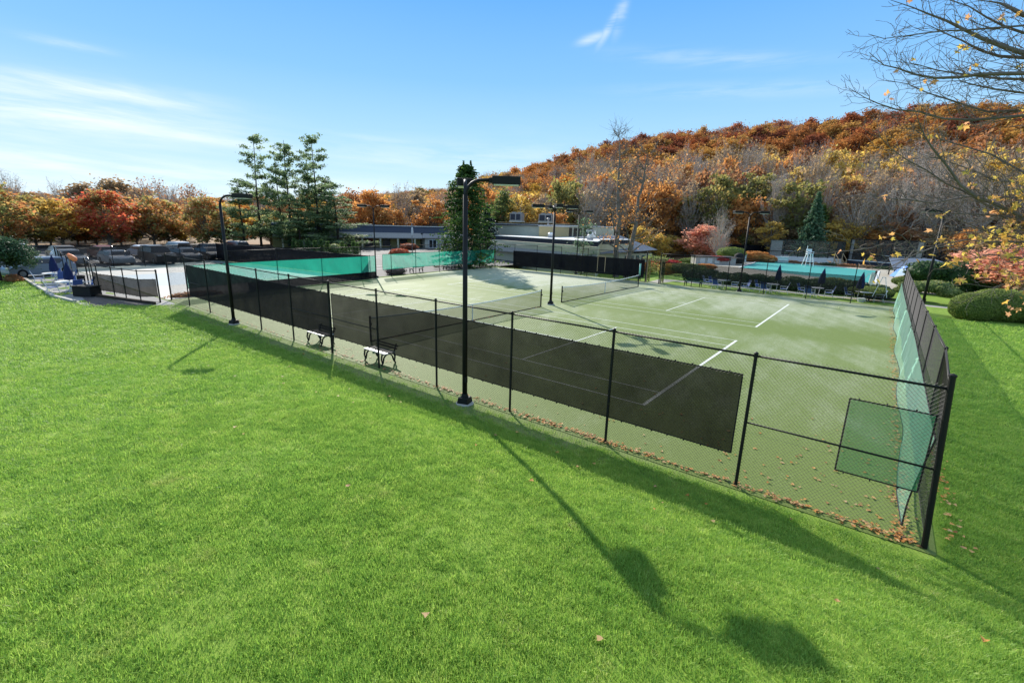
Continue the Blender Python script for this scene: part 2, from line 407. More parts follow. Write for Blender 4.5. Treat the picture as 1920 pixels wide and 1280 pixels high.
for i in range(14):
    yy = -8+2.7*i
    b.quad((-52, yy, .013), (-52, yy+.14, .013), (-47, yy+.14, .013), (-47, yy, .013))
pl = b.build('parking_lines', mat('parking_line_paint', (.75, .75, .72), .8, .2, .08)); tag(pl, kind='structure')
# planted strips and walks on the far side
M_walk = mat('pale_walk', (.34, .32, .27), .85, .2, .15, 2)
sheet('path', [(-.9, 31.4), (.3, 31.4), (.6, 34.3), (21.5, 33.4), (21.5, 34.6), (.6, 35.6), (-1.2, 35.6)], .010, M_walk)
sheet('pool_deck', [(-4.5, 46), (6, 44.5), (24, 43.5), (27, 50), (25, 76), (17, 92), (-2, 96), (-9, 80)], .014, mat('pool_deck_concrete', (.46, .42, .34), .85, .2, .12, .6))
b = MB(); pc = [GR(1427, 489), GR(1646, 508.5), GR(1637, 533), GR(1387, 502.5)]
b.prism(pc[::-1], .02, .07); cov = b.build('pool_cover', mat('teal_pool_cover', (.06, .36, .33), .6, .3, .1, .5)); tag(cov, 'teal winter cover stretched over the swimming pool', 'pool cover')
b = MB()
for i in range(4):
    a = Vector((*pc[i], 0)); d = Vector((*pc[(i+1) % 4], 0)); b.bar(a+Vector((0, 0, .04)), d+Vector((0, 0, .04)), .5, .06)
cop = b.build('pool_coping', M_white); tag(cop, kind='structure')

# mulch strip beside the fence and kerb at the patio
sheet('gravel_bed', [(-21.5, -6.35), (-17.35, -6.7), (-16.9, -5.55), (-15.95, -4.92), (-15.4, -4.3), (-16.6, -4.1), (-18.3, -5.1), (-21.2, -5.75)], .03, mat('dark_gravel', (.10, .09, .085), .95, .2, .6, 12, bump=.6))
b = MB()
for p0, p1 in (((-34.6, -7.32), (-25, -7.42)), ((-25, -7.42), (-22.5, -7.47)), ((-22.5, -7.47), (-19.4, -7.05))): b.bar((*p0, .05), (*p1, .05), .18, .22)
tag(b.build('kerb', M_conc), kind='structure')
b = MB(); b.bar((-21.4, -5.72, .08), (-15.9, -4.2, .08), .15, .18)
tag(b.build('timber_edging', M_bark2), 'dark timber edging along the gravel bed beside the short fence', 'edging')
exec_marker = 0
# ------------------------------------------------------------------ fences
def wires(mb, A, B, H, period=.07, r=.0022, z0=.03, top=.04):
    """woven diamond wires of a straight chain-link panel, as thin three-sided rods"""
    A = Vector((*A, 0)); B = Vector((*B, 0)); L = (B-A).length; d = (B-A)/L; nrm = Vector((-d.y, d.x, 0))
    Ht = H+top-z0
    for sgn in (1, -1):
        off = nrm*(.0016*sgn)
        n = int((L+Ht)/period)+1
        for i in range(n):
            s0 = -Ht+i*period if sgn > 0 else i*period
            s1 = s0+Ht*sgn
            a0, a1 = 0.0, 1.0
            # clip the rod to the panel
            for (lo) in (0,):
                if s1 != s0:
                    t0 = (0-s0)/(s1-s0); t1 = (L-s0)/(s1-s0)
                    if t0 > t1: t0, t1 = t1, t0
                    a0 = max(a0, t0); a1 = min(a1, t1)
            if a1-a0 < .01: continue
            p = A+d*(s0+(s1-s0)*a0)+Vector((0, 0, z0+Ht*a0))+off
            q = A+d*(s0+(s1-s0)*a1)+Vector((0, 0, z0+Ht*a1))+off
            ax = (q-p).normalized(); u = nrm; w = ax.cross(u)
            vs = []
            for e in (p, q):
                for k in range(3):
                    t = 2*math.pi*k/3; vs.append(e+u*math.cos(t)*r+w*math.sin(t)*r)
            mb.add(vs, [(0, 1, 4, 3), (1, 2, 5, 4), (2, 0, 3, 5)])
def fence(label, posts, H, pr=.03, real=False, nopost=(), group=None, midbays=(), corner=(), ctr=.045, extra=None, sheetmat=None, top=True, rail=.021, midz=1.4):
    """posts: list of (x, y) or (x, y, height, lean vector)"""
    pts = [Vector((q[0], q[1], 0)) for q in posts]
    root = thing('chain_link_fence', label, 'fence', pts[0], 0, group)
    loc = lambda v: Vector(v)-pts[0]
    for i, q in enumerate(posts):
        h = q[2] if len(q) > 2 and q[2] else H
        ln_ = Vector(q[3]) if len(q) > 3 else Vector((0, 0, 0))
        rr = ctr if i in corner else pr
        if i in nopost: continue
        b = MB(); a = loc(pts[i]); tpt = a+Vector((0, 0, h))+ln_
        b.tube([a-Vector((0, 0, .25)), tpt], rr, 10); b.tube([tpt, tpt+Vector((0, 0, .03)), tpt+Vector((0, 0, .05))], [rr*1.25, rr*1.2, rr*.4], 10)
        b.build('post', M_pole, root, smooth=False)
    if top:
        b = MB()
        for i in range(len(pts)-1):
            q0 = posts[i]; q1 = posts[i+1]
            l0 = Vector(q0[3]) if len(q0) > 3 else Vector((0, 0, 0)); l1 = Vector(q1[3]) if len(q1) > 3 else Vector((0, 0, 0))
            b.tube([loc(pts[i])+Vector((0, 0, H-.03))+l0*.93, loc(pts[i+1])+Vector((0, 0, H-.03))+l1*.93], rail, 8)
        b.build('top_rail', M_pole if real else M_pole, root, smooth=True)
    for i in midbays:
        b = MB(); lm_ = Vector(posts[i][3])*(midz/H) if len(posts[i]) > 3 else Vector((0, 0, 0)); b.tube([loc(pts[i])+Vector((0, 0, midz))+lm_, loc(pts[i+1])+Vector((0, 0, midz))], .018, 8); b.build('mid_rail', M_pole, root, smooth=True)
    b = MB()
    for i in range(len(pts)-1): b.tube([loc(pts[i])+Vector((0, 0, .04)), loc(pts[i+1])+Vector((0, 0, .04))], .006 if real else .012, 4)
    b.build('tension_wire', M_wire, root)
    b = MB()
    if real:
        for i in range(len(pts)-1):
            a, c_ = loc(pts[i]), loc(pts[i+1]); o_ = len(b.v); wires(b, a[:2], c_[:2], H)
            if len(posts[i]) > 3:
                le = posts[i][3]; Lp = (c_-a).length
                for j in range(o_, len(b.v)):
                    v = b.v[j]; k_ = max(0, 1-(Vector((v[0], v[1], 0))-a).length/Lp)*v[2]/H
                    b.v[j] = (v[0]+le[0]*k_, v[1]+le[1]*k_, v[2])
        b.build('chain_mesh', M_wire, root)
    else:
        for i in range(len(pts)-1):
            a, c_ = loc(pts[i]), loc(pts[i+1])
            b.quad((a.x, a.y, .03), (c_.x, c_.y, .03), (c_.x, c_.y, H), (a.x, a.y, H))
        b.build('chain_mesh', sheetmat or M_chain_far, root)
    return root
SP = 2.9331; FY = -3.0
near = [(18.07, FY, 2.95, (-.22, 0, 0))]+[(18.049-SP*i, FY) for i in range(1, 13)]
fence('long black chain-link fence in front of the turf courts, nearest the lawn', near, 2.78, .032, True, midbays=(0, 5, 6, 10), corner=(0, 6, 12))
n_end = [(-17.15, FY), (-17.9, .6), (-18.35, 4.2), (-18.65, 7.9), (-18.95, 11.76), (-19.4, 15.3), (-19.8, 18.6), (-20.02, 22.0), (-20.05, 25.6), (-20.0, 28.4), (-20.0, 30.95)]
fence('black chain-link fence across the far left end of the turf courts, hung with teal mesh', n_end[1:], 2.86, .03, corner=(8,))
b_back = [(-19.9, 31.0), (-17.04, 31.1), (-13.9, 31.1), (-10.7, 31.1), (-7.45, 31.1), (-4.3, 31.1), (-1.02, 31.0)]
fence('chain-link fence along the back of the courts in front of the low building', b_back, 2.86, .03, corner=(6,))
b_back2 = [(.38, 30.9), (3.4, 30.9), (6.4, 30.85), (9.35, 30.75), (12.4, 30.6), (15.3, 30.6), (18.15, 30.85)]
fence('chain-link fence along the back of the courts in front of the blue chairs', b_back2, 2.84, .03, corner=(0, 6))
rt = [(18.07, -2.96, None, (-.22, 0, 0)), (18.05, .4), (18.05, 3.45), (18.05, 6.5), (18.06, 9.55), (18.07, 12.6), (18.08, 15.65), (18.1, 18.7), (18.1, 21.75), (18.12, 24.8), (18.14, 27.8), (18.15, 30.7)]
fence('chain-link fence down the right side of the courts, backed with mint green fabric', rt, 2.78, .03, True, nopost=(0,))
# braces on the near-left corner bay
# short fence of the hard court
sA = [(-16.55, -3.75), (-17.0, -4.55), (-18.6, -4.85), (-19.9, -5.1), (-21.5, -5.47), (-23.3, -5.35), (-25.3, -5.1), (-27.6, -4.85)]
fence('low chain-link fence with black mesh beside the gravel bed at the patio', [(q[0], q[1], 1.9) for q in sA], 1.9, .03, corner=(0,))
sB = [(-27.9, -4.8), (-28.9, -5.1), (-30.2, -5.2), (-32.0, -5.1), (-34.2, -5.0), (-36.5, -4.7), (-39.5, -4.4), (-42.0, -4.2)]
fence('low chain-link fence running from the patio gate to the parked cars', sB, 1.9, .03, corner=(0, 7))
sC = [(-42.0, -4.2), (-41.2, -.4), (-41.0, 1.4+.6), (-42.6, 5.6), (-43.9, 8.0), (-45.3, 10.2)]
fence('chain-link fence with thin mesh between the hard court and the parked cars', sC, 2.0, .03, corner=(0, 5))
sD = [(-45.3, 10.2), (-41.8, 10.7), (-38.2, 11.1), (-34.6, 11.5), (-31.0, 11.9), (-27.4, 12.3), (-23.8, 12.7), (-19.6, 13.1)]
fence('chain-link fence with dense black screen along the far side of the hard court', sD, 2.0, .03, corner=(0,))

# ------------------------------------------------------------------ windscreens
def screen(label, pts, z0, z1, m, off=.02, wave=.0, seg=.12, group=None, hem=True, sag=0.0, fold=0.0, cat='windscreen', creases=()):
    """fabric laced to a fence along pts; small waves make it hang like cloth"""
    b = MB(); P3 = [Vector((*q, 0)) for q in pts]
    rows = 10; cols = []
    tot = 0
    for i in range(len(P3)-1):
        L = (P3[i+1]-P3[i]).length; n = max(2, int(L/seg)); d = (P3[i+1]-P3[i])/L; nr = Vector((-d.y, d.x, 0))
        for k in range(n+(1 if i == len(P3)-2 else 0)):
            cols.append((P3[i]+d*(L*k/n), nr, tot+L*k/n))
        tot += L
    O = P3[0]
    g = lambda s, t: (math.sin(s*2.1+1.3*t)+.6*math.sin(s*5.3+2.2*t+1)+.4*math.sin(s*11+t*.7))
    for (p_, nr, s_) in cols:
        for r_ in range(rows+1):
            t = r_/rows
            w = off+wave*g(s_, t*3)*math.sin(math.pi*min(1, .12+t*.9))
            for (cs, cw, ca) in creases:
                w += ca*math.exp(-((s_-cs-(1-t)*cw)**2)/.012)*(t*.8+.2)
            w += fold*math.sin(math.pi*(1-t)*.5)*(1+.5*math.sin(s_*.9))
            z = z0+(z1-z0)*t - sag*abs(math.sin(s_*math.pi/.35))*.5*(t > .95)
            b.v.append(tuple(p_-O+nr*w+Vector((0, 0, z))))
    for i in range(len(cols)-1):
        for r_ in range(rows):
            a = i*(rows+1)+r_; b.face((a, a+rows+1, a+rows+2, a+1))
    o = b.build('windscreen', m, None, smooth=True, loc=O); tag(o, label, cat, group)
    if hem:
        h = MB()
        for r_ in (0, rows):
            h.tube([Vector(b.v[i*(rows+1)+r_]) for i in range(0, len(cols), 3)]+[Vector(b.v[(len(cols)-1)*(rows+1)+r_])], .013, 4)
        for i in (0, len(cols)-1):
            h.tube([Vector(b.v[i*(rows+1)+r_]) for r_ in range(rows+1)], .013, 4)
        # lacing ties along the hem
        tb = h
        for i in range(1, len(cols)-1, 3):
            for r_ in (0, rows):
                v = Vector(b.v[i*(rows+1)+r_]); tb.box(v+Vector((0, 0, .02 if r_ else -.02)), (.02, .03, .03))
        h.build('hem', M_rubber, o)
    return o
yy = FY+.02
screen('long black windscreen on the near fence, from the cast-iron benches to its right end', [(.52, yy), (14.93, yy)], .66, 2.33, M_scr_black, .025, .012,
       creases=((.5, .25, .09), (.9, .6, .06), (1.5, .4, .05), (2.2, .8, .05), (3.4, 1.2, .06), (4.0, 1.5, .05), (5.9, -.5, .03), (9.2, .5, .02)))
screen('black windscreen on the left half of the near fence, behind the left lamp post', [(-14.15, yy), (.30, yy)], .62, 2.33, M_scr_black2, .025, .02,
       creases=((.8, .5, .05), (3.1, .6, .05), (8.6, .9, .04), (13.4, -.9, .08), (13.9, -.5, .06), (12.6, -.4, .05)))
tg = [(-18.4, 4.4), (-18.65, 7.9), (-18.95, 11.76), (-19.15, 13.3)]
screen('large teal windscreen on the left end fence, left of the lamp post', [(p_[0]+.05, p_[1]) for p_ in [(-17.35, -2.0)]+[(-17.9, .6)]+tg], .62, 2.02, M_scr_teal, -.03, .02)
screen('black lower windscreen under the large teal one on the left end fence', [(-18.05, 1.9)]+[(p_[0]+.06, p_[1]) for p_ in tg], .03, .6, M_scr_black2, -.03, .01)
screen('teal windscreen on the left end fence between the lamp post and the big spruce', [(-19.25, 14.2), (-19.4, 15.3), (-19.8, 18.6), (-20.02, 22.0), (-20.0, 25.4)], .7, 2.1, M_scr_teal, -.03, .03)
screen('teal windscreen in the shade below the big spruce', [(-20.0, 25.6), (-20.0, 28.4), (-19.95, 30.8)], .55, 2.12, M_scr_teal, -.03, .02)
screen('dense black windscreen on the back fence in front of the low building', [(-17.2, 31.07), (-1.2, 31.0)], .45, 2.12, M_scr_black2, -.03, .012)
screen('thin black windscreen on the back fence in front of the pool', [(.55, 30.88), (6.4, 30.82), (12.4, 30.58), (15.75, 30.6)], .88, 2.05, M_scr_thin, -.03, .012)
screen('black windscreen on the low fence beside the gravel bed', [(-16.6, -3.80), (-17.0, -4.50), (-18.6, -4.8), (-19.9, -5.05), (-21.5, -5.42), (-23.2, -5.33)], .38, 1.38, M_scr_black, .03, .01)
screen('dark mesh screen on the fence in front of the parked cars', [(-41.95, -4.1), (-41.15, -.4), (-40.95, 2.0), (-42.55, 5.6), (-43.85, 8.0), (-45.2, 10.1)], .12, 1.95, M_scr_lot, .03, .0, hem=False)
screen('dense black screen along the far side of the hard court', [(-45.2, 10.15), (-38.2, 11.05), (-31.0, 11.85), (-23.8, 12.65), (-19.7, 13.05)], .05, 1.97, M_scr_black2, -.03, .01, hem=False)
screen('faded mint green fabric billowing on the right side fence', [(17.90, -2.88), (17.98, 6.5), (17.98, 15), (18.0, 24), (18.06, 30.5)], .22, 1.86, M_scr_mint, .04, .014, seg=.22, fold=.13, creases=((6.5, 1.1, .09), (12.1, .9, .06), (17.5, 1.5, .08)))
screen('small square of dark green shade cloth at the near right corner', [(16.66, FY+.02), (17.80, FY+.02)], .92, 2.28, M_scr_dkgreen, .02, .015)

# ------------------------------------------------------------------ light poles
def lamp_post(name, label, x, y, H, dirs, r=.062, base=True, arm=.95, group='tall lamp posts round the courts'):
    z = tz(x, y) if y < -3.3 else 0
    root = thing(name, label, 'lamp post', (x, y, z), 0, group)
    b = MB()
    b.tube([(0, 0, .1), (0, 0, H-.5)], [r*1.1, r*.92], 12)
    b.build('pole', M_pole, root, smooth=True)
    b = MB(); b.lathe([(.26, -.1), (.26, .03), (.24, .05)], 16); b.build('concrete_footing', M_conc, root)
    b = MB(); b.box((0, 0, .13), (.34, .34, .16), math.pi/4*0+.3, taper=.85); b.tube([(0, 0, .2), (0, 0, .32)], [r*1.7, r*1.2], 10); b.build('base_cover', M_pole, root, bevel=.01)
    if r > .05:
        b = MB(); b.box((r*.8, -r*.4, .75), (.1, .06, .16)); b.build('hand_hole_cover', M_pole, root)
    for dx, dy in dirs:
        l = math.hypot(dx, dy); dx /= l; dy /= l; ang = math.atan2(dy, dx)
        pts = [(0, 0, H-.62)]
        for k in range(1, 8):
            t = k/7*math.pi/2; pts.append((dx*.42*(1-math.cos(t)), dy*.42*(1-math.cos(t)), H-.55+.42*math.sin(t)))
        pts.append((dx*(arm-.25), dy*(arm-.25), H-.12))
        b = MB(); b.tube(pts, [r*.8]+[r*.68]*7+[r*.6], 10); b.build('arm', M_pole, root, smooth=True)
        c0 = Vector((dx*(arm+.1), dy*(arm+.1), H-.13))
        b = MB(); b.box(c0, (.72, .42, .2), ang); b.box(c0-Vector((dx*.4, dy*.4, 0)), (.1, .16, .13), ang)
        hd = b.build('lamp_head', M_pole, root, bevel=.012)
        b = MB(); b.box(c0-Vector((0, 0, .108)), (.64, .36, .02), ang); b.build('lens', M_lens, hd)
    return root
lamp_post('lamp_post', 'tall lamp post with curved arm standing outside the near fence, closest to the viewer', 7.93, -3.42, 6.25, [(1, .8), (-1, 1)], .068)
lamp_post('lamp_post', 'lamp post with curved arm in front of the black screen at left', -7.5, -3.35, 6.1, [(1, .8)], .068)
lamp_post('lamp_post', 'slim lamp post on the left end fence beside the teal screens', -19.45, 13.6, 6.45, [(1, .8), (-1, -.6)], .055)
lamp_post('lamp_post', 'lamp post with four heads standing between the two nets', -.07, 13.11, 6.36, [(1, 1), (-1, -1), (1, -1), (-1, 1)], .075, arm=1.0)
lamp_post('lamp_post', 'lamp post behind the back fence beside the small grey pine', -9.4, 32.2, 6.75, [(1, .7), (-1, -.9)], .055)
lamp_post('lamp_post', 'lamp post with two heads in front of the swimming pool', 7.42, 31.1, 6.7, [(-1, -.9), (1, .35)], .06)
lamp_post('lamp_post', 'lamp post among the branches outside the right side fence', 19.25, 28.2, 6.75, [(-1, -.75)], .075)

# ------------------------------------------------------------------ nets
def net(label, y0, y1, zh=1.07):
    root = thing('tennis_net', label, 'tennis net', (0, y0, 0), 0, 'tennis nets on the turf courts'); L = y1-y0
    for yv in (0, L):
        b = MB(); b.tube([(0, yv, 0), (0, yv, zh+.04)], .042, 10); b.lathe([(.05, 0), (.05, .03)], 10, (0, yv, zh+.03)); b.box((.05, yv, .78), (.08, .05, .09)); b.build('net_post', M_rubber, root)
    hz = lambda s: zh-.16*math.sin(math.pi*s)**.8 if 0 < s < 1 else zh
    n = 30; b = MB(); t = MB(); bt = MB()
    for i in range(n):
        a, c_ = i/n, (i+1)/n
        b.quad((0, a*L, .03), (0, c_*L, .03), (0, c_*L, hz(c_)-.05), (0, a*L, hz(a)-.05))
        t.bar((0, a*L, hz(a)-.02), (0, c_*L, hz(c_)-.02), .02, .055)
        bt.bar((0, a*L, .035), (0, c_*L, .035), .03, .035)
    b.build('net_mesh', M_net, root); t.build('headband', M_white, root); bt.build('bottom_cord', M_rubber, root)
    b = MB(); b.bar((-.01, L/2, .02), (-.01, L/2, .9), .03, .05); b.build('centre_strap', M_white, root)
    b = MB()
    for s in (0, 1):
        for k in range(5): pass
    return root
net('tennis net of the nearer turf court, partly behind the black windscreen', -.91, 11.88)
net('tennis net of the farther turf court with its white tape', 14.35, 27.05)
b = MB(); b.tube([(0, 27.12, 1.0), (0, 27.12, 2.0)], .07, 12); b.lathe([(.085, 1.98), (.085, 2.03)], 12, (0, 27.12, 0)); tag(b.build('ball_tube', M_teal_tube, smooth=True), 'pale green tube standing on the far net post', 'tube')

# ------------------------------------------------------------------ benches
def bench(label, x, y, rz, seatm, group, L=1.25):
    root = thing('bench', label, 'bench', (x, y, 0), rz, group)
    b = MB()
    for k in range(5): b.box((0, -.2+k*.1, .45), (L, .08, .03))
    b.build('seat', seatm, root, bevel=.005)
    b = MB()
    for k in range(2): b.box((0, -.31-.035*k, .56+k*.09), (L, .025, .055), rx=.15)
    b.build('backrest', M_rubber if seatm is M_white else seatm, root, bevel=.005)
    for sx in (-1, 1):
        b = MB(); xx = sx*(L/2-.12)
        def arc(pts, w=.05, h=.035):
            for i in range(len(pts)-1): b.bar((xx, *pts[i]), (xx, *pts[i+1]), w, h)
        arc([(-.25, .43), (-.30, .25), (-.27, .1), (-.32, 0)]); arc([(.26, .43), (.30, .25), (.25, .1), (.3, 0)])
        arc([(-.27, .42), (.27, .42)]); arc([(-.26, .42), (-.38, .72)])
        arc([(.05+.21*math.cos(t)-.05, .2+.2*math.sin(t)) for t in [math.pi*k/8 for k in range(9)]])
        arc([(-.21, .2), (-.26, .08)]); arc([(.21, .2), (.24, .08)])
        b.build('leg', M_rubber, root)
    return root
g_ = 'cast-iron benches inside the near fence'
bench('white slatted bench with curved black iron legs, the left one inside the near fence', -1.25, -2.5, math.pi, M_white, g_)
bench('white slatted bench with curved black iron legs, the right one inside the near fence', 2.75, -2.5, math.pi, M_white, g_)
bench('dark green bench outside the back fence beside the vine arbour', 3.3, 31.7, math.pi, M_green, 'dark green benches', 1.6)
bench('dark green bench half hidden behind the end of the dense black screen', -2.6, 31.7, math.pi, M_green, 'dark green benches', 1.6)
for i, (yv, lb) in enumerate(((19.6, 'low bench outside the left end fence, left of the two'), (24.3, 'low bench outside the left end fence, near the spruce'))):
    bench(lb, -20.9, yv, math.pi/2, M_wood, 'low benches outside the left end fence', 1.5)

# ------------------------------------------------------------------ patio furniture
def table(label, x, y, group, r=.6, z=0):
    root = thing('round_table', label, 'table', (x, y, z), 0, group)
    b = MB(); b.lathe([(r-.03, .70), (r, .71), (r, .735), (r-.02, .745)], 28); b.build('tabletop', M_offwhite, root)
    b = MB(); b.tube([(0, 0, .05), (0, 0, .7)], .035, 8); b.build('pedestal', M_offwhite, root)
    for k in range(4):
        t = k*math.pi/2+.5; b = MB(); b.tube([(0, 0, .3), (.25*math.cos(t), .25*math.sin(t), .12), (.42*math.cos(t), .42*math.sin(t), .0)], .02, 6); b.build('leg', M_offwhite, root)
    return root
def chair_make(label, group):
    root = thing('patio_chair', label, 'chair', (0, 0, 0), 0, group)
    b = MB(); b.box((0, 0, .40), (.5, .46, .025), rx=-.05); b.build('seat', M_chairblue, root)
    b = MB(); b.box((0, .32, .68), (.48, .025, .56), rx=-.32); b.build('backrest', M_chairblue, root)
    for sx in (-1, 1):
        b = MB(); xx = sx*.27
        pts = [(xx, .42, .96), (xx, .22, .42), (xx, -.24, .40)]
        b.tube(pts, .013, 6); b.tube([(xx, -.24, .40), (xx, -.26, .62), (xx, .28, .64)], .013, 6); b.build('armrest', M_white, root)
        b = MB(); b.tube([(xx, -.24, .42), (xx, -.3, 0)], .013, 6); b.build('leg', M_white, root)
        b = MB(); b.tube([(xx, .2, .42), (xx, .36, 0)], .013, 6); b.build('leg', M_white, root)
    return root
def umbrella(label, x, y, group, h=2.2, tilt=(0, 0), m=None, z=0):
    root = thing('closed_umbrella', label, 'umbrella', (x, y, z), 0, group); root.rotation_euler = (tilt[0], tilt[1], 0)
    b = MB(); b.tube([(0, 0, .05), (0, 0, h)], .02, 8); b.build('pole', M_offwhite, root)
    b = MB(); b.lathe([(.05, h*.42), (.19, h*.45), (.22, h*.52), (.17, h*.72), (.09, h*.9), (.03, h*1.0), (.008, h*1.04)], 24, ruff=.22, rk=8); b.build('canopy', m or M_blue, root, smooth=True)
    return root
tabs = [(5.7, 32.5), (9.55, 32.7), (12.75, 32.9), (16.0, 33.0)]
where = ['by the lamp post', 'nearest the left closed umbrella', 'between the two middle closed umbrellas', 'closest to the right side fence']
ch0 = None
for i, (tx, ty) in enumerate(tabs):
    table(f'white round patio table {where[i]}', tx, ty, 'white tables behind the back fence')
    for k, (a, nm) in enumerate(((2.9, 'left'), (.15, 'right'), (4.4, 'near'))):
        if i == 3 and k == 2: continue
        px_, py_ = tx+.95*math.cos(a), ty+.95*math.sin(a); rz = a-math.pi/2
        lb = f'blue chair, {nm} side of the table {where[i]}'
        if ch0 is None:
            ch0 = chair_make(lb, 'blue chairs round the white tables'); ch0.location = (px_, py_, 0); ch0.rotation_euler = (0, 0, rz)
        else: copy_tree(ch0, None, (px_, py_, 0), rz, lb)
copy_tree(ch0, None, (4.2, 32.9, 0), 2.2, 'blue patio chair standing alone left of the first table')
copy_tree(ch0, None, (7.6, 32.2, 0), -1.0, 'blue patio chair standing alone between the first two tables')
umbrella('closed navy umbrella in front of the pool, leftmost of the three', 9.75, 34.2, 'closed navy umbrellas by the tables', 2.25)
umbrella('closed navy umbrella in front of the pool, the middle one, leaning a little', 12.9, 34.3, 'closed navy umbrellas by the tables', 2.2, (0, .06))
umbrella('closed navy umbrella tied off beside the drag brush, nearest the right fence', 15.6, 32.8, 'closed navy umbrellas by the tables', 2.2, (0, .05))
for i, (tx, ty, lb) in enumerate(((-24.3, -6.35, 'round table on the left patio with a navy umbrella'), (-30.5, -6.1, 'round table on the patio behind the first, near the parked cars'))):
    table(lb, tx, ty, 'tables on the left patio', .7, .0)
    for k, (a, nm) in enumerate(((2.9, 'left'), (.15, 'right'), (4.6, 'near'), (1.6, 'far'))):
        copy_tree(ch0, None, (tx+.95*math.cos(a), ty+.85*math.sin(a), .0), a-math.pi/2, f'blue chair on the {nm} side of the left patio table ' + ('with the umbrella' if i == 0 else 'near the parked cars'), 'blue chairs on the left patio')
umbrella('closed navy umbrella standing in the left patio table', -24.3, -6.35, 'closed navy umbrellas on the left patio', 1.9)
umbrella('closed navy umbrella beside the grey-blue car, behind the low fence end', -30.5, -6.1, 'closed navy umbrellas on the left patio', 1.95)
# bins and boxes
b = MB(); b.lathe([(.24, 0), (.27, .05), (.29, .78), (.31, .8), (.31, .86), (.26, .9)], 18); bn = b.build('bin', M_rubber, None, loc=(-26.3, -5.5, 0)); tag(bn, 'round black waste bin beside the low fence on the patio', 'bin')
b = MB(); b.box((0, 0, .3), (1.25, .75, .58), taper=.97); st_ = b.build('storage_box', M_rubber, None, loc=(-21.9, -6.0, .02), bevel=.02); st_.rotation_euler = (0, 0, .55); tag(st_, 'black deck storage box at the edge of the lawn', 'storage box')
b = MB(); b.box((0, 0, .62), (1.31, .8, .06)); b.build('lid', M_rubber, st_, bevel=.015)
# pole with orange windsock-like cover and number board frames
root = thing('padded_pole', 'metal pole with an orange sleeve at its top beside the low fence', 'pole', (-27.9, -5.6, 0))
b = MB(); b.tube([(0, 0, 0), (0, 0, 2.25)], .03, 8); b.tube([(0, .0, 1.2), (.0, .35, 1.2)], .015, 6); b.build('shaft', M_galv, root)
b = MB(); b.tube([(0, 0, 2.2), (.2, .1, 2.05), (.42, .22, 1.9), (.52, .28, 1.82)], [.1, .17, .17, .08], 12); b.build('sleeve', M_orange, root, smooth=True)
# court drag brushes hung on the back fence
def drag(label, x, y, w=2.0, tri=False):
    root = thing('drag_brush', label, 'drag brush', (x, y, 0), 0, 'court drag brushes hung on the back fence')
    b = MB(); b.box((0, 0, .62), (w, .06, .1)); b.build('brush_bar', M_rubber, root)
    b = MB()
    if tri:
        b.bar((-.42, 0, .66), (-.05, 0, 2.1), .04); b.bar((.42, 0, .66), (.12, 0, 2.1), .04); b.bar((-.1, 0, 2.1), (.16, 0, 2.1), .04)
    else:
        b.bar((-.42, 0, .66), (-.42, 0, 2.2), .05); b.bar((.42, 0, .66), (.42, 0, 2.2), .05); b.bar((-.45, 0, 2.2), (.45, 0, 2.2), .05)
    b.build('handle', M_tan if not tri else M_offwhite, root)
drag('black drag brush with two pale uprights hanging on the dense black windscreen', -5.75, 30.9, 2.3)
drag('black drag brush with a white A-shaped handle at the right end of the back fence', 16.95, 30.55, 2.1, True)
# pot, tennis balls, small sign, low white step
for i, (u, v, lb) in enumerate(((1548, 572.5, 'tennis ball lying nearer the chairs'), (1573, 577.5, 'tennis ball lying farther right on the turf'))):
    b = MB(); b.lathe([(.005, .0), (.03, .01), (.042, .04), (.03, .07), (.005, .08)], 10, mi=0); o = b.build('tennis_ball', mat('pale_yellow_felt', (.7, .72, .4), .9, .1, .05), None, smooth=True, loc=(*GR(u, v), .012)); tag(o, lb+' by the back fence', 'tennis ball', 'tennis balls on the turf')
b = MB(); b.lathe([(.2, 0), (.26, .25), (.28, .3), (.24, .3)], 14); tag(b.build('plant_pot', M_offwhite, None, loc=(15.9, 32.2, 0)), 'pale plant pot under the table closest to the right fence', 'pot')
exec_marker = 1
# ------------------------------------------------------------------ foliage
def np_mesh(name, V, Fq, mats, lv=None, smooth=False, mi=None):
    """V (n,3), Fq (m,k) faces, lv per-face value"""
    me = bpy.data.meshes.new(name); n = len(V); m_, k = Fq.shape
    me.vertices.add(n); me.vertices.foreach_set('co', np.asarray(V, np.float32).ravel())
    me.loops.add(m_*k); me.loops.foreach_set('vertex_index', np.asarray(Fq, np.int32).ravel())
    me.polygons.add(m_); me.polygons.foreach_set('loop_start', np.arange(0, m_*k, k, dtype=np.int32))
    me.polygons.foreach_set('loop_total', np.full(m_, k, np.int32)) if False else None
    me.update(calc_edges=True)
    for q in (mats if isinstance(mats, (list, tuple)) else [mats]): me.materials.append(q)
    if mi is not None: me.polygons.foreach_set('material_index', np.asarray(mi, np.int32))
    if lv is not None:
        a = me.attributes.new('lv', 'FLOAT', 'FACE'); a.data.foreach_set('value', np.asarray(lv, np.float32))
    if smooth: me.polygons.foreach_set('use_smooth', np.ones(m_, bool))
    return me
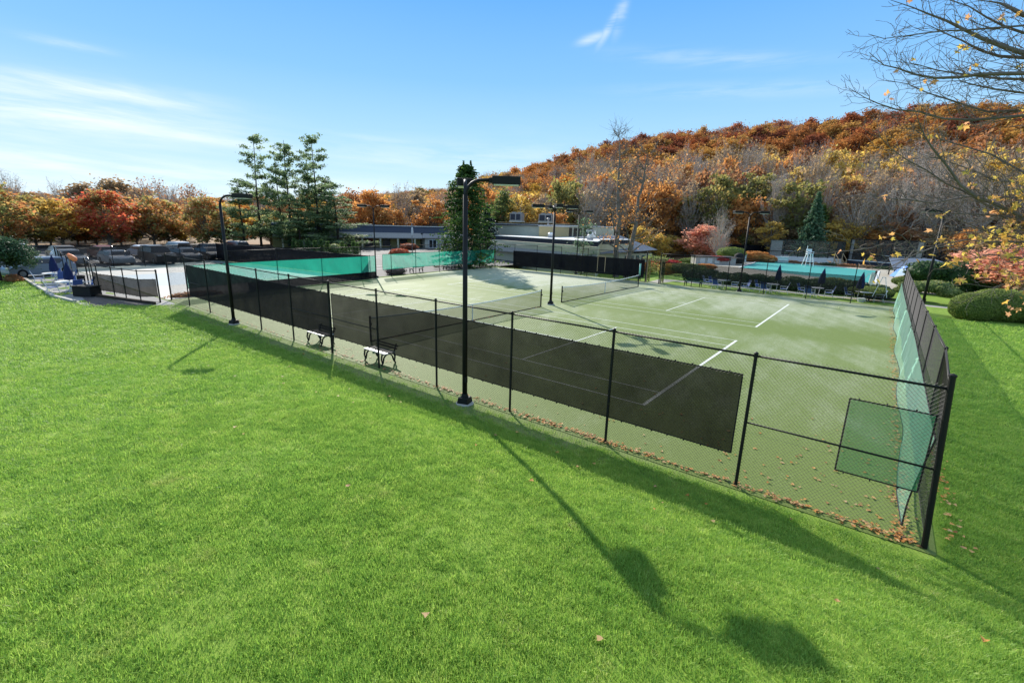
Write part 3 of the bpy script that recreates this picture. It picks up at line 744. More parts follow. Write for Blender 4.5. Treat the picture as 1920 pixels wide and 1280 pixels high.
def cards(C, size, rg, flat=0.0, aspect=1.35, nrm=None):
    """one leaf-clump card per centre, random orientation; returns V, F"""
    n = len(C); a = rg.normal(size=(n, 3))
    if flat: a[:, 2] = a[:, 2]+np.sign(a[:, 2]+1e-6)*flat
    if nrm is not None: a = a*.6+nrm
    a /= np.linalg.norm(a, axis=1)[:, None]
    b = rg.normal(size=(n, 3)); b -= a*(a*b).sum(1)[:, None]; b /= np.linalg.norm(b, axis=1)[:, None]
    c = np.cross(a, b); s = (size*rg.uniform(.6, 1.35, n))[:, None]
    k = rg.uniform(.25, .6, (n, 1))
    V = np.stack([C-b*s*aspect*.5, C-b*s*k*.3+c*s*.5, C+b*s*aspect*.5, C+b*s*k*.4-c*s*.5], 1).reshape(-1, 3)
    return V, np.arange(n*4).reshape(n, 4)
def tubes_np(paths, rads, n=5):
    """many tapered limbs; returns V, F"""
    Vs, Fs, o = [], [], 0
    for p, r in zip(paths, rads):
        p = np.asarray(p, float); m_ = len(p)
        d = np.gradient(p, axis=0); d /= (np.linalg.norm(d, axis=1)[:, None]+1e-9)
        ref = np.array([0, 0, 1.]) if abs(d[0, 2]) < .8 else np.array([1., 0, 0])
        x_ = np.cross(d, ref); x_ /= (np.linalg.norm(x_, axis=1)[:, None]+1e-9); y_ = np.cross(x_, d)
        t = np.arange(n)*2*np.pi/n
        ring = p[:, None]+(x_[:, None]*np.cos(t)[None, :, None]+y_[:, None]*np.sin(t)[None, :, None])*np.asarray(r)[:, None, None]
        Vs.append(ring.reshape(-1, 3))
        i = np.arange(m_-1)[:, None]*n; k = np.arange(n)[None]; a = o+i+k; b = o+i+(k+1) % n
        Fs.append(np.stack([a, b, b+n, a+n], -1).reshape(-1, 4)); o += m_*n
    return np.concatenate(Vs), np.concatenate(Fs)
def limb(a, b, rg, sag=.0, wob=.08, n=6):
    t = np.linspace(0, 1, n)[:, None]; a = np.asarray(a); b = np.asarray(b); L = np.linalg.norm(b-a)
    p = a+(b-a)*t; p += np.sin(t*np.pi)*np.array([0, 0, -sag*L]); w = rg.normal(size=(n, 3))*wob*L*.3; w[0] = 0; w[-1] = 0
    return p+w*np.sin(t*np.pi)
def broadleaf(seed, h=10, r=3.2, base=.22, ncl=46, per=60, leaf=.42, crx=.75, twigs=3, lean=0, trunk_r=.2, top=.6, kind='round'):
    """returns (crown V,F,lv), (wood V,F); crown built of clusters carried by limbs"""
    rg = np.random.default_rng(seed)
    trunk_top = np.array([lean*h*.3, 0, h*top]); zc = h*(base+1)/2; rz = h*(1-base)/2
    tr = limb([0, 0, -.4], trunk_top, rg, 0, .04, 7)
    paths = [tr]; rads = [np.linspace(trunk_r, trunk_r*.45, 7)]
    cents = []
    while len(cents) < ncl:
        d = rg.normal(size=3); d /= np.linalg.norm(d); rr = rg.uniform(.35, 1)**.5
        lump = 1+.28*math.sin(3*math.atan2(d[1], d[0])+seed)+.2*math.sin(5*d[2]+seed*2)
        prof = 1.0
        c = np.array([d[0]*r*rr*lump*prof, d[1]*r*rr*lump*prof, zc+d[2]*rz*rr*(1+.1*rg.normal())])
        if c[2] < h*base*.8: continue
        if kind == 'vase': c[:2] *= .45+.7*np.clip((c[2]-h*base)/(h*.6), 0, 1)
        cents.append(c)
    cents = np.array(cents); LC = []
    for c in cents:
        f = np.clip((c[2]/h-.18)*.9, .12, 1); k = f*top*h
        s = np.array([np.interp(k, tr[:, 2], tr[:, 0]), np.interp(k, tr[:, 2], tr[:, 1]), min(k, trunk_top[2])])
        L = np.linalg.norm(c-s); p = limb(s, c, rg, .08 if kind != 'vase' else .02, .12, 6)
        paths.append(p); rads.append(np.linspace(max(.025, trunk_r*.32*min(1, L/r)), .012, 6))
        for _ in range(twigs):
            q = c+rg.normal(size=3)*np.array([.8, .8, .7])*r*.22+np.array([0, 0, .2]); i = rg.integers(2, 6)
            paths.append(limb(p[i], q, rg, 0, .15, 4)); rads.append(np.array([.022, .016, .011, .006]))
            for _2 in range(2 if twigs > 4 else 1):
                q2 = q+rg.normal(size=3)*r*.13+np.array([0, 0, .12]); paths.append(limb(paths[-1][2], q2, rg, 0, .1, 3)); rads.append(np.array([.014, .010, .005]))
        if per:
            sg = r*.17*rg.uniform(.7, 1.25); nn = int(per*rg.uniform(.5, 1.4))
            LC.append(c+rg.normal(size=(nn, 3))*np.array([sg, sg, sg*.75]))
    W = tubes_np(paths, rads, 5)
    if per:
        C = np.concatenate(LC); V, Fq = cards(C, leaf, rg, .2)
        lv = np.clip(rg.uniform(0, 1, len(C)), 0, 1)
        return (V, Fq, lv), W
    return None, W
def pine(seed, h=18, r=5.2, base=.10, per=22, leaf=.24, whorls=22, trunk_r=.26, open_=.6, twin=False):
    rg = np.random.default_rng(seed); paths = []; rads = []; LC = []
    tr = limb([0, 0, -.4], [rg.normal()*.3, rg.normal()*.3, h], rg, 0, .012, 9); paths.append(tr); rads.append(np.linspace(trunk_r, .03, 9))
    for w in range(whorls):
        f = base+(1-base)*(w+rg.uniform(-1.0, 1.0))/whorls
        f = min(.99, max(base, f)); z = f*h; L0 = r*(1-.66*f)*(1.0 if f > .3 else 1.1)
        for k in range(rg.integers(3, 6)):
            z = min(h*.985, max(base*h, z+rg.normal()*h*.02))
            if rg.uniform() < (1-open_)*.35: continue
            az = rg.uniform(0, 2*np.pi); L = L0*rg.uniform(.35, 1.2)*(1 if f < .93 else .6); up = rg.uniform(-.02, .28)+.25*f
            s = np.array([np.interp(z, tr[:, 2], tr[:, 0]), np.interp(z, tr[:, 2], tr[:, 1]), z]); e = s+np.array([math.cos(az)*L, math.sin(az)*L, L*up])
            p = limb(s, e, rg, -.02, .06, 6); paths.append(p); rads.append(np.linspace(.05*(1.2-f), .012, 6))
            nb = max(3, int(L*2.4))
            for j in range(nb):
                t = .38+.62*(j+rg.uniform())/nb; q = s+(e-s)*t; sg = .16+.26*L*.28*(1.1-t)
                nn = int(per*rg.uniform(.5, 1.3)); off = rg.normal(size=(nn, 3))*np.array([sg*1.35, sg*1.35, sg*.7])
                LC.append(q+np.array([rg.normal()*.25*L*.3, rg.normal()*.25*L*.3, .05])+off)
    W = tubes_np(paths, rads, 5); C = np.concatenate(LC); V, Fq = cards(C, leaf, rg, .7)
    return (V, Fq, rg.uniform(0, 1, len(C))), W
def spruce(seed, h=12, r=3.0, n=9000, leaf=.2, base=.04, trunk_r=.2, power=.85, droop=.18, tiers=26, irr=.12, multi=1):
    rg = np.random.default_rng(seed); paths = [limb([0, 0, -.4], [0, 0, h*.99], rg, 0, .005, 6)]; rads = [np.linspace(trunk_r, .02, 6)]; LC = []
    nbr = tiers*11; per = max(8, int(n/nbr))
    for i in range(nbr):
        f = base+(1-base)*((i+rg.uniform())/nbr); az = i*2.399+rg.normal()*.2
        L = r*(1-f)**power*(1+irr*rg.normal())*(1+.12*math.sin(az*3+seed)); z = f*h
        if L < .12: L = .12
        e = np.array([math.cos(az)*L, math.sin(az)*L, z-droop*L]); s = np.array([0, 0, z+.1*L])
        if i % 3 == 0: paths.append(limb(s, e, rg, .0, .03, 4)); rads.append(np.linspace(.03, .006, 4))
        t = rg.uniform(.25, 1.05, per)[:, None]; q = s+(e-s)*t; sg = .07+.13*L*.5*(1.15-t)
        LC.append(q+rg.normal(size=(per, 3))*sg*np.array([1, 1, .55]))
    if multi > 1:
        for k in range(multi):
            a = k*2*np.pi/multi; c = np.array([math.cos(a)*.45, math.sin(a)*.45, 0]); hh = h*rg.uniform(.96, 1.05)
            zz = rg.uniform(.78, 1, 160); rr = (1-zz)*1.6+.05
            ang = rg.uniform(0, 6.28, 160); LC.append(np.stack([c[0]+rr*np.cos(ang)*.6, c[1]+rr*np.sin(ang)*.6, zz*hh], 1))
    W = tubes_np(paths, rads, 5); C = np.concatenate(LC); V, Fq = cards(C, leaf, rg, .25)
    return (V, Fq, rg.uniform(0, 1, len(C))), W
PROTO = {}
def proto(key, gen, leafm, barkm):
    cr, W = gen
    PROTO[key] = (np_mesh(key+'_crown', cr[0], cr[1], leafm, cr[2]) if cr else None, np_mesh(key+'_trunk', W[0], W[1], barkm, smooth=True))
def tree(name, key, label, x, y, cat='tree', s=1.0, sz=None, leafm=None, barkm=None, rz=None, group=None, z=None):
    root = thing(name, label, cat, (x, y, (tz(x, y) if z is None else z)), rng.uniform(0, 6.28) if rz is None else rz, group)
    root.scale = (s, s, sz or s)
    cm, wm = PROTO[key]
    w = bpy.data.objects.new('trunk', wm); COL.objects.link(w); w.parent = root
    if barkm: w.material_slots[0].link = 'OBJECT'; w.material_slots[0].material = barkm
    if cm:
        c = bpy.data.objects.new('crown', cm); COL.objects.link(c); c.parent = root
        if leafm: c.material_slots[0].link = 'OBJECT'; c.material_slots[0].material = leafm
    return root
# prototypes (metre scale, about 10 m tall for the broadleaves)
for i in range(4): proto(f'round{i}', broadleaf(10+i, 10, 3.3, .16, 60, 62, .36, twigs=2), L_ora, M_bark)
for i in range(3): proto(f'tall{i}', broadleaf(20+i, 10, 2.2, .28, 46, 46, .30, twigs=2, trunk_r=.14, top=.75), L_yel, M_bark)
for i in range(3): proto(f'sparse{i}', broadleaf(30+i, 10, 2.5, .28, 52, 12, .26, twigs=5, trunk_r=.14, top=.7), L_brn, M_twig)
for i in range(3): proto(f'bare{i}', broadleaf(40+i, 10, 2.5, .3, 46, 3, .2, twigs=6, trunk_r=.13, top=.82), L_brn, M_twig)
proto('dense0', broadleaf(51, 10, 3.0, .10, 70, 80, .30, twigs=1), L_red, M_bark)
for i in range(3): proto(f'pine{i}', pine(60+i), L_pine, M_bark2)
proto('pinesmall', pine(66, 7.2, 1.9, .1, 7, .13, 18, .09, .7), L_blue, M_bark)
proto('spruce0', spruce(70, 12, 3.35, 21000, .17, .0, power=.46, droop=.02, multi=3, irr=.2), L_spruce, M_bark2)
proto('spruce1', spruce(71, 10, 2.6, 6500, .22, .03, power=.9), L_blue, M_bark2)
proto('spruce2', spruce(72, 8, 2.9, 5000, .22, .02, power=.7, irr=.2), L_dark, M_bark2)
proto('arbor', spruce(73, 1.6, .42, 900, .07, .0, trunk_r=.04, power=.6, droop=-.3, tiers=12), L_spruce, M_bark2)
# ---- named single trees
for (u, D, k, s, sz, lb) in [
    (487, 96, 0, .92, 1.02, 'tall white pine with an open crown, leftmost of the pine group'),
    (528, 99, 1, .72, .92, 'slim white pine standing second from the left in the pine group'),
    (545, 94, 2, .95, 1.00, 'tall white pine in the middle of the pine group'),
    (598, 95, 0, 1.0, 1.04, 'tallest white pine with a leaning dark trunk, right in the pine group'),
    (583, 101, 1, .8, .98, 'white pine close behind the tallest pine of the group')]:
    xx, yy_ = P(u, D); tree('white_pine', f'pine{k}', lb, xx, yy_, s=s, sz=sz, group='white pines left of the clubhouse')
for (u, D, k, s, sz, lb) in [(455, 93, 1, .85, .60, 'low bushy pine at the left foot of the pine group'),
    (635, 91, 2, 1.15, .52, 'broad low pine with pale sweeping boughs beside the clubhouse'),
    (560, 90, 0, .85, .42, 'low pine growing under the middle of the pine group'),
    (615, 99, 0, 1.1, .68, 'wide soft green pine behind the broad low pine')]:
    xx, yy_ = P(u, D); tree('white_pine', f'pine{k}', lb, xx, yy_, s=s, sz=sz, group='lower pines at the foot of the group')
tree('spruce_tree', 'spruce0', 'large dark green spruce at the far left corner of the turf courts', -22.7, 28.9, s=1.14, sz=.96, rz=1)
xx, yy_ = P(912, 76); tree('spruce_tree', 'spruce2', 'dark rounded conifer behind the big spruce, above the low building', xx, yy_, s=.95, sz=1.12, z=-1.2)
xx, yy_ = P(1525, 101); tree('spruce_tree', 'spruce1', 'blue-green spruce rising behind the left paddle court', xx, yy_, s=1.3, sz=1.2)
xx, yy_ = P(1538, 106); tree('spruce_tree', 'spruce1', 'small green spruce close behind the blue-green spruce', xx, yy_, s=1.4, sz=1.0, leafm=L_spruce)
tree('pine_tree', 'pinesmall', 'small grey-green pine behind the dense black windscreen', *P(1094, 56), s=1.15, sz=1.04, z=-1.0)
# left row of maples behind the parking
for (u, D, k, s, sz, lm, lb) in [
    (5, 92, 'round0', 1.0, .92, L_mix, 'orange and green maple at the left edge of the picture'),
    (62, 100, 'round3', .95, .82, L_oli, 'olive brown tree left of the yellow-orange tree in the left row'),
    (112, 98, 'round1', 1.0, .84, L_yel, 'yellow-orange tree left of the red maple'),
    (200, 95, 'dense0', 1.25, 1.03, L_red, 'bright red maple with green lower leaves behind the parked cars'),
    (285, 100, 'round2', 1.05, .93, L_mix, 'orange and olive tree between the red maple and the orange maple'),
    (385, 95, 'dense0', 1.05, .98, L_mix, 'orange maple with green centre left of the pines'),
    (335, 108, 'sparse0', 1.1, 1.0, L_rus, 'thin rust-coloured tree behind the left row of maples'),
    (155, 108, 'round1', 1.0, .85, L_ora, 'orange tree just left behind the red maple'),
    (435, 103, 'round0', .95, .8, L_yel, 'yellow tree seen between the left pines'),
    (510, 106, 'round2', 1.0, .72, L_yel, 'golden tree glowing through the gap in the pines'),
    (28, 128, 'bare0', .95, 1.25, None, 'bare tree standing above the wood at the far left'),
    (118, 125, 'bare1', 1.1, 1.05, None, 'bare grey tree left behind the red maple'),
    (232, 124, 'round3', 1.5, 1.2, L_brn, 'dark brown oak rising behind the red maple'),
    (165, 127, 'round0', 1.3, 1.05, L_brn, 'brown oak behind and left of the red maple'),
    (290, 118, 'sparse1', 1.2, 1.25, L_rus, 'tall thin tree with rusty top leaves left of the orange maple'),
    (368, 120, 'sparse2', 1.2, 1.22, L_rus, 'tall thin tree with a sprinkling of rust leaves behind the orange maple'),
    (322, 130, 'bare2', 1.2, 1.15, None, 'bare tree between the two thin rusty trees'),
    (262, 135, 'round1', 1.3, 1.1, L_brn, 'dark brown tree at the back between the left maples')]:
    sz = sz*(.86 if D < 112 else .93)
    tree('maple_tree' if 'maple' in lb.split(' behind')[0].split(' left')[0] else 'deciduous_tree', k, lb, *P(u, D), s=s, sz=sz, leafm=lm, group='autumn trees beyond the parked cars')
# understorey that closes the gap below the crowns
for i, (u, D, k, w_, h_, lm, lb) in enumerate([
    (30, 97, 1, .75, .42, L_oli, 'olive bush below the orange and green maple at the far left'), (88, 103, 2, .8, .48, L_yel, 'yellow bush left of the yellow-orange tree'),
    (140, 103, 0, .7, .45, L_oli, 'olive bush under the gap left of the red maple'), (176, 102, 3, .8, .42, L_ora, 'orange bush just left of the red maple trunk'),
    (222, 101, 2, .8, .42, L_oli, 'olive bush right behind the red maple trunk'), (252, 103, 1, .8, .5, L_yel, 'yellow bush between the red maple and its orange neighbour'),
    (312, 103, 0, .8, .48, L_oli, 'olive bush right of the orange and olive tree'), (345, 104, 3, .8, .5, L_yel, 'yellow-green bush left of the orange maple'),
    (412, 101, 2, .8, .5, L_oli, 'olive bush between the orange maple and the pines'), (455, 106, 0, .9, .5, L_ora, 'orange bush behind the leftmost pine'),
    (505, 104, 1, .9, .45, L_oli, 'olive bush between the two left pines'), (572, 108, 3, .9, .5, L_yel, 'yellow bush behind the middle pines')]):
    tree('hedgerow_bush', f'round{k}', lb, *P(u, D), s=w_, sz=h_, leafm=lm, group='bushes filling the row beyond the parked cars')
for i, (u, D, k, w_, h_, lm, lb) in enumerate([
    (1262, 104, 0, .7, .42, L_yel, 'yellow bush at the wood edge above the crimson mound'), (1290, 106, 2, .8, .4, L_ora, 'orange bush at the wood edge left of the salmon maple'),
    (1368, 107, 1, .7, .42, L_ora, 'orange bush right of the salmon maple'), (1398, 108, 3, .75, .45, L_oli, 'olive bush at the wood edge behind the black screen wall'),
    (1428, 108, 0, .7, .5, L_brn, 'brown bush at the wood edge right of the black screen wall'), (1480, 108, 2, .8, .6, L_brn, 'brown bush behind the board panel of the left paddle court'),
    (1512, 109, 1, .7, .55, L_oli, 'olive bush left behind the blue-green spruce'), (1562, 109, 3, .8, .62, L_yel, 'yellow bush right behind the small green spruce'),
    (1612, 109, 0, .8, .6, L_brn, 'brown bush at the left end of the right paddle court'), (1660, 108, 1, .8, .62, L_ora, 'orange bush behind the middle of the right paddle court'),
    (1712, 107, 2, .8, .62, L_rus, 'rust bush behind the right end of the right paddle court'), (1768, 105, 3, .9, .62, L_brn, 'brown bush behind the grey-blue canopy'),
    (1822, 102, 0, .9, .6, L_ora, 'orange bush above the rhododendron'), (1880, 100, 1, .9, .6, L_brn, 'brown bush above the salmon maple at the right edge')]):
    tree('edge_bush', f'round{k}', lb, *P(u, D), s=w_, sz=h_, leafm=lm, group='bushes along the edge of the wood')
# trees behind the clubhouse
for (u, D, k, s, sz, lm, lb) in [
    (700, 108, 'dense0', 1.3, 1.18, L_ora, 'broad orange-brown maple behind the clubhouse'),
    (668, 116, 'round2', 1.2, 1.12, L_rus, 'rust tree right of the pines behind the clubhouse'),
    (757, 112, 'sparse0', 1.2, 1.25, L_brn, 'tall brown half-bare tree behind the clubhouse'),
    (805, 106, 'tall1', 1.5, 1.12, L_ora, 'orange tree left of the big spruce'),
    (780, 118, 'round0', 1.2, 1.12, L_brn, 'dull brown tree behind the orange tree by the big spruce'),
    (735, 104, 'round1', .9, .78, L_ora, 'low orange tree behind the clubhouse roof'),
    (842, 110, 'sparse1', 1.2, 1.32, L_brn, 'tall half-bare tree just left of the big spruce'),
    (905, 116, 'round3', 1.25, 1.35, L_ora, 'orange tree just right of the big spruce top'),
    (945, 108, 'round0', 1.15, 1.25, L_grn, 'green and yellow tree above the low building'),
    (980, 104, 'tall0', 1.5, 1.42, L_yel, 'golden tree above the rooftop units'),
    (1015, 108, 'sparse2', 1.3, 1.3, L_brn, 'brown half-bare tree right of the golden tree'),
    (975, 128, 'bare0', 1.2, 1.0, None, 'bare tree on the skyline above the golden tree'),
    (1060, 112, 'round1', 1.3, 1.62, L_oli, 'tall olive green tree with yellow edges below the hill'),
    (1045, 100, 'tall2', 1.1, .9, L_ora, 'low orange tree behind the low building roof'),
    (1105, 104, 'sparse0', 1.3, 1.5, L_brn, 'tall half-bare brown tree left of the old oak')]:
    tree('deciduous_tree', k, lb, *P(u, D), s=s, sz=sz, leafm=lm, group='autumn trees behind the buildings')
# the old oak with two trunks
def oak():
    rg = np.random.default_rng(5); paths = []; rads = []; LC = []
    for (x0, lx, hh, rr) in ((-.55, -.9, 16.5, .42), (.75, 1.4, 14.8, .38)):
        t = limb([x0, 0, -.4], [x0+lx, rg.normal()*.4, hh], rg, 0, .03, 10); paths.append(t); rads.append(np.linspace(rr, .05, 10))
        for i in range(30):
            f = rg.uniform(.24, .97); s = t[min(9, int(f*10))]; az = rg.uniform(0, 6.28); L = (1.05-f)*5.0*rg.uniform(.6, 1.1)+.8
            e = s+np.array([math.cos(az)*L*.75, math.sin(az)*L*.75, L*rg.uniform(.35, .9)]); p = limb(s, e, rg, .06, .12, 6); paths.append(p); rads.append(np.linspace(.11*(1.1-f)+.02, .015, 6))
            for j in range(7):
                q = p[rg.integers(2, 6)]; q2 = q+rg.normal(size=3)*np.array([.7, .7, .6])+np.array([0, 0, .5]); paths.append(limb(q, q2, rg, 0, .15, 4)); rads.append(np.array([.03, .02, .014, .006]))
                for j2 in range(3):
                    q3 = q2+rg.normal(size=3)*.45+np.array([0, 0, .15]); paths.append(limb(paths[-1-j2][2], q3, rg, 0, .1, 3)); rads.append(np.array([.013, .009, .005]))
                if q2[2] < 8.5 and rg.uniform() < .42 or rg.uniform() < .05: LC.append(q2+rg.normal(size=(16, 3))*.33)
    W = tubes_np(paths, rads, 6); C = np.concatenate(LC); V, Fq = cards(C, .15, rg, .2); return (V, Fq, rg.uniform(0, 1, len(C))), W
proto('oak', oak(), L_ora, mat('oak_bark', (.19, .16, .135), .95, .1, .35, 2.5, coords='obj'))
tree('oak_tree', 'oak', 'old oak with two grey trunks, mostly bare with orange lower leaves', *P(1170, 63), s=1.0, sz=1.0, rz=R(38), z=-1.0)
# garden trees near the pool
for (u, D, k, s, sz, lm, lb) in [
    (1322, 96, 'dense0', 1.1, .72, L_pnk, 'salmon pink maple left of the pool'),
    (1352, 90, 'bare1', .9, .95, None, 'bare tree in front of the salmon pink maple'),
    (1205, 98, 'tall1', 1.0, .72, L_yel, 'small yellow tree right of the old oak'),
    (1232, 96, 'round1', .65, .55, L_yel, 'low golden tree at the right end of the low building'),
    (1448, 104, 'tall2', 1.1, .7, L_yel, 'low yellow tree left of the paddle courts'),
    (1575, 106, 'round2', .8, .78, L_yel, 'yellow tree right behind the blue-green spruce'),
    (1682, 110, 'round0', 1.1, .95, L_rus, 'rust tree behind the right paddle court'),
    (1640, 112, 'round3', 1.0, .85, L_yel, 'yellow-brown tree between the two paddle courts'),
    (1895, 63, 'round2', 1.0, .42, L_pnk, 'salmon pink spreading maple at the right edge beyond the hedge'),
    (1960, 56, 'round1', .9, .5, L_pnk, 'salmon orange maple low at the right edge')]:
    tree('maple_tree' if 'maple' in lb else 'deciduous_tree', k, lb, *P(u, D), s=s, sz=sz, leafm=lm, group='small trees round the pool garden')

# ---- the wood on the hillside: the nearest trees one by one, the rest one mass
def zone(u):
    return ('left of the paddle courts' if u < 1440 else 'behind the left paddle court' if u < 1600 else 'behind the right paddle court' if u < 1760 else 'beyond the hedge at the right')
cand = []
rg = np.random.default_rng(11)
Dv = 110
while Dv < 330:
    step = 3.4+Dv*.014
    az0 = _az[0][0]
    a = math.atan2(hdir(-150).x, hdir(-150).y)
    a1 = math.atan2(hdir(2120).x, hdir(2120).y)
    while a < a1:
        a += step*1.05/Dv*rg.uniform(.8, 1.25)
        D = Dv+rg.uniform(-2, 2); x_ = CAM.x+math.sin(a)*D; y_ = CAM.y+math.cos(a)*D
        cand.append((D, a, x_, y_))
    Dv += step*1.0
def u_of(x_, y_, z_=5):
    d = Vector((x_, y_, z_))-CAM; return 960+F*d.dot(RT)/max(.1, d.dot(FW))
cand = [(D, a, x_, y_, u_of(x_, y_)) for D, a, x_, y_ in cand]
hillc = [c_ for c_ in cand if (c_[4] > 880 or c_[0] > 128)]
# keep the row behind the buildings clear of the named trees
near_ones = sorted([c_ for c_ in hillc if c_[4] > 1085 and c_[0] < 150 and c_[4] < 1990], key=lambda c_: c_[0])[:225]
near_set = set(id(c_) for c_ in near_ones)
def pick(c_, rg):
    D, a, x_, y_, u = c_; zt = tz(x_, y_); q = rg.uniform()
    if zt < 14:
        if 1450 < u < 1600 and q < .3: return ('bare', None, 'grey bare')
        if u > 1600: tb = [(.30, 'bare', None, 'grey bare'), (.62, 'sparse', L_brn, 'brown half-bare'), (.80, 'round', L_rus, 'rust'), (.9, 'tall', L_yel, 'yellow'), (1, 'tall', L_ora, 'orange')]
        elif u > 1300: tb = [(.24, 'bare', None, 'grey bare'), (.46, 'sparse', L_brn, 'brown half-bare'), (.64, 'tall', L_yel, 'yellow'), (.74, 'tall', L_oli, 'olive'), (.92, 'round', L_ora, 'orange'), (1, 'round', L_rus, 'rust')]
        else: tb = [(.28, 'bare', None, 'grey bare'), (.5, 'sparse', L_brn, 'brown half-bare'), (.62, 'sparse', L_ora, 'thin orange'), (.70, 'tall', L_yel, 'yellow'), (.92, 'round', L_ora, 'orange'), (1, 'round', L_rus, 'rust')]
    else: tb = [(.2, 'sparse', L_brn, 'brown half-bare'), (.36, 'round', L_yel, 'yellow'), (.6, 'round', L_ora, 'orange'), (.86, 'round', L_rus, 'rust'), (1, 'round', L_oli, 'olive')]
    for t, k, lm, nm in tb:
        if q <= t: return (k, lm, nm)
for c_ in near_ones:
    D, a, x_, y_, u = c_; k, lm, nm = pick(c_, rg)
    nrow = 'front row' if D < 124 else 'middle rows' if D < 137 else 'upper rows'
    zn = ('right behind the low building' if u < 1260 else zone(u))
    hh = rg.uniform(1.35, 1.95)*(1.0 if D > 118 else .92)
    w = rg.uniform(1.15, 1.6)
    if k in ('tall',): w *= 1.15
    if k == 'round': w *= .95; hh *= .86
    tree('woodland_tree', f'{k}{rg.integers(0, 3)}', f'{nm} tree in the {nrow} of the wood {zn}', x_, y_, s=w, sz=hh, leafm=lm, group=f'{nm} trees, {nrow} {zn}')
# the mass of the wood
def joined(key, name):
    cm, wm = PROTO[key]; parts = []
    nv = len(wm.vertices); V = np.empty(nv*3, np.float32); wm.vertices.foreach_get('co', V); V = V.reshape(-1, 3); nf = len(wm.polygons); Fq = np.empty(nf*4, np.int32); wm.loops.foreach_get('vertex_index', Fq); Fq = Fq.reshape(-1, 4); mi = np.zeros(nf, int); lv = np.zeros(nf)
    if cm:
        n2 = len(cm.vertices); V2 = np.empty(n2*3, np.float32); cm.vertices.foreach_get('co', V2); V2 = V2.reshape(-1, 3); n3 = len(cm.polygons); F2 = np.arange(n3*4).reshape(-1, 4)+nv
        l2 = np.empty(n3, np.float32); cm.attributes['lv'].data.foreach_get('value', l2)
        V = np.concatenate([V, V2]); Fq = np.concatenate([Fq, F2]); mi = np.concatenate([mi, np.ones(n3, int)]); lv = np.concatenate([lv, l2])
    return np_mesh(name, V, Fq, [M_twig if 'bare' in key or 'sparse' in key else M_bark, M_wood_leaf], lv, mi=mi)
mt, x, out = newmat('hillside_foliage')
oi = x.node('ShaderNodeObjectInfo'); loc = x.xyz(oi.outputs['Location']); rnd = oi.outputs['Random']
at = x.node('ShaderNodeAttribute'); at.attribute_name = 'lv'
reg = x.noise(oi.outputs['Location'], .03, 2)
f = x.math('ADD', x.mul(rnd, .75), x.mul(x.sub(reg, .5), .9), clamp=True)
low = x.ramp(f, [(0, (.72, .46, .09)), (.2, (.76, .34, .08)), (.38, (.60, .26, .08)), (.55, (.42, .26, .12)), (.72, (.32, .28, .10)), (.88, (.60, .48, .12))], 'CONSTANT')
high = x.ramp(f, [(0, (.62, .32, .09)), (.14, (.46, .15, .06)), (.30, (.30, .10, .055)), (.44, (.52, .21, .07)), (.6, (.60, .34, .10)), (.74, (.38, .17, .07)), (.88, (.33, .28, .10))], 'CONSTANT')
c = x.mix(x.ss(loc[2], 12, 24), low, high)
c = x.mix(.55, c, x.mix(at.outputs['Fac'], (.45, .45, .45), (1, 1, 1)), 'MULTIPLY')
d = x.node('ShaderNodeBsdfDiffuse'); x._in(d.inputs[0], c); t = x.node('ShaderNodeBsdfTranslucent'); x._in(t.inputs[0], c)
ms = x.node('ShaderNodeMixShader'); ms.inputs[0].default_value = .4; x.nt.links.new(d.outputs[0], ms.inputs[1]); x.nt.links.new(t.outputs[0], ms.inputs[2]); x.nt.links.new(ms.outputs[0], out.inputs[0])
M_wood_leaf = mt
def scatter(name, pts, kinds, scales, rots, meshes, label=None, cat=None, kind='stuff'):
    """one object whose geometry nodes place small meshes on its points"""
    me = bpy.data.meshes.new(name); me.vertices.add(len(pts)); me.vertices.foreach_set('co', np.asarray(pts, np.float32).ravel())
    a = me.attributes.new('kindx', 'INT', 'POINT'); a.data.foreach_set('value', np.asarray(kinds, np.int32))
    a = me.attributes.new('scl', 'FLOAT_VECTOR', 'POINT'); a.data.foreach_set('vector', np.asarray(scales, np.float32).ravel())
    a = me.attributes.new('rot', 'FLOAT_VECTOR', 'POINT'); a.data.foreach_set('vector', np.asarray(rots, np.float32).ravel())
    o = bpy.data.objects.new(name, me); COL.objects.link(o); tag(o, label, cat, None, kind)
    pc_ = bpy.data.collections.new(name+'_pieces')
    for i, mm in enumerate(meshes):
        q_ = bpy.data.objects.new(f'{name}_piece_{i:02d}', mm); pc_.objects.link(q_)
    ng = bpy.data.node_groups.new(name+'_scatter', 'GeometryNodeTree')
    ng.interface.new_socket('Geometry', in_out='INPUT', socket_type='NodeSocketGeometry'); ng.interface.new_socket('Geometry', in_out='OUTPUT', socket_type='NodeSocketGeometry')
    gi = ng.nodes.new('NodeGroupInput'); go = ng.nodes.new('NodeGroupOutput')
    ci = ng.nodes.new('GeometryNodeCollectionInfo'); ci.inputs[0].default_value = pc_; ci.inputs['Separate Children'].default_value = True; ci.inputs['Reset Children'].default_value = True
    ip = ng.nodes.new('GeometryNodeInstanceOnPoints'); ip.inputs['Pick Instance'].default_value = True
    def na(nm, ty):
        n = ng.nodes.new('GeometryNodeInputNamedAttribute'); n.data_type = ty; n.inputs[0].default_value = nm; return n.outputs[0]
    L = ng.links.new
    L(gi.outputs[0], ip.inputs['Points']); L(ci.outputs[0], ip.inputs['Instance']); L(na('kindx', 'INT'), ip.inputs['Instance Index'])
    L(na('rot', 'FLOAT_VECTOR'), ip.inputs['Rotation']); L(na('scl', 'FLOAT_VECTOR'), ip.inputs['Scale']); L(ip.outputs[0], go.inputs[0])
    md = o.modifiers.new('scatter', 'NODES'); md.node_group = ng
    return o
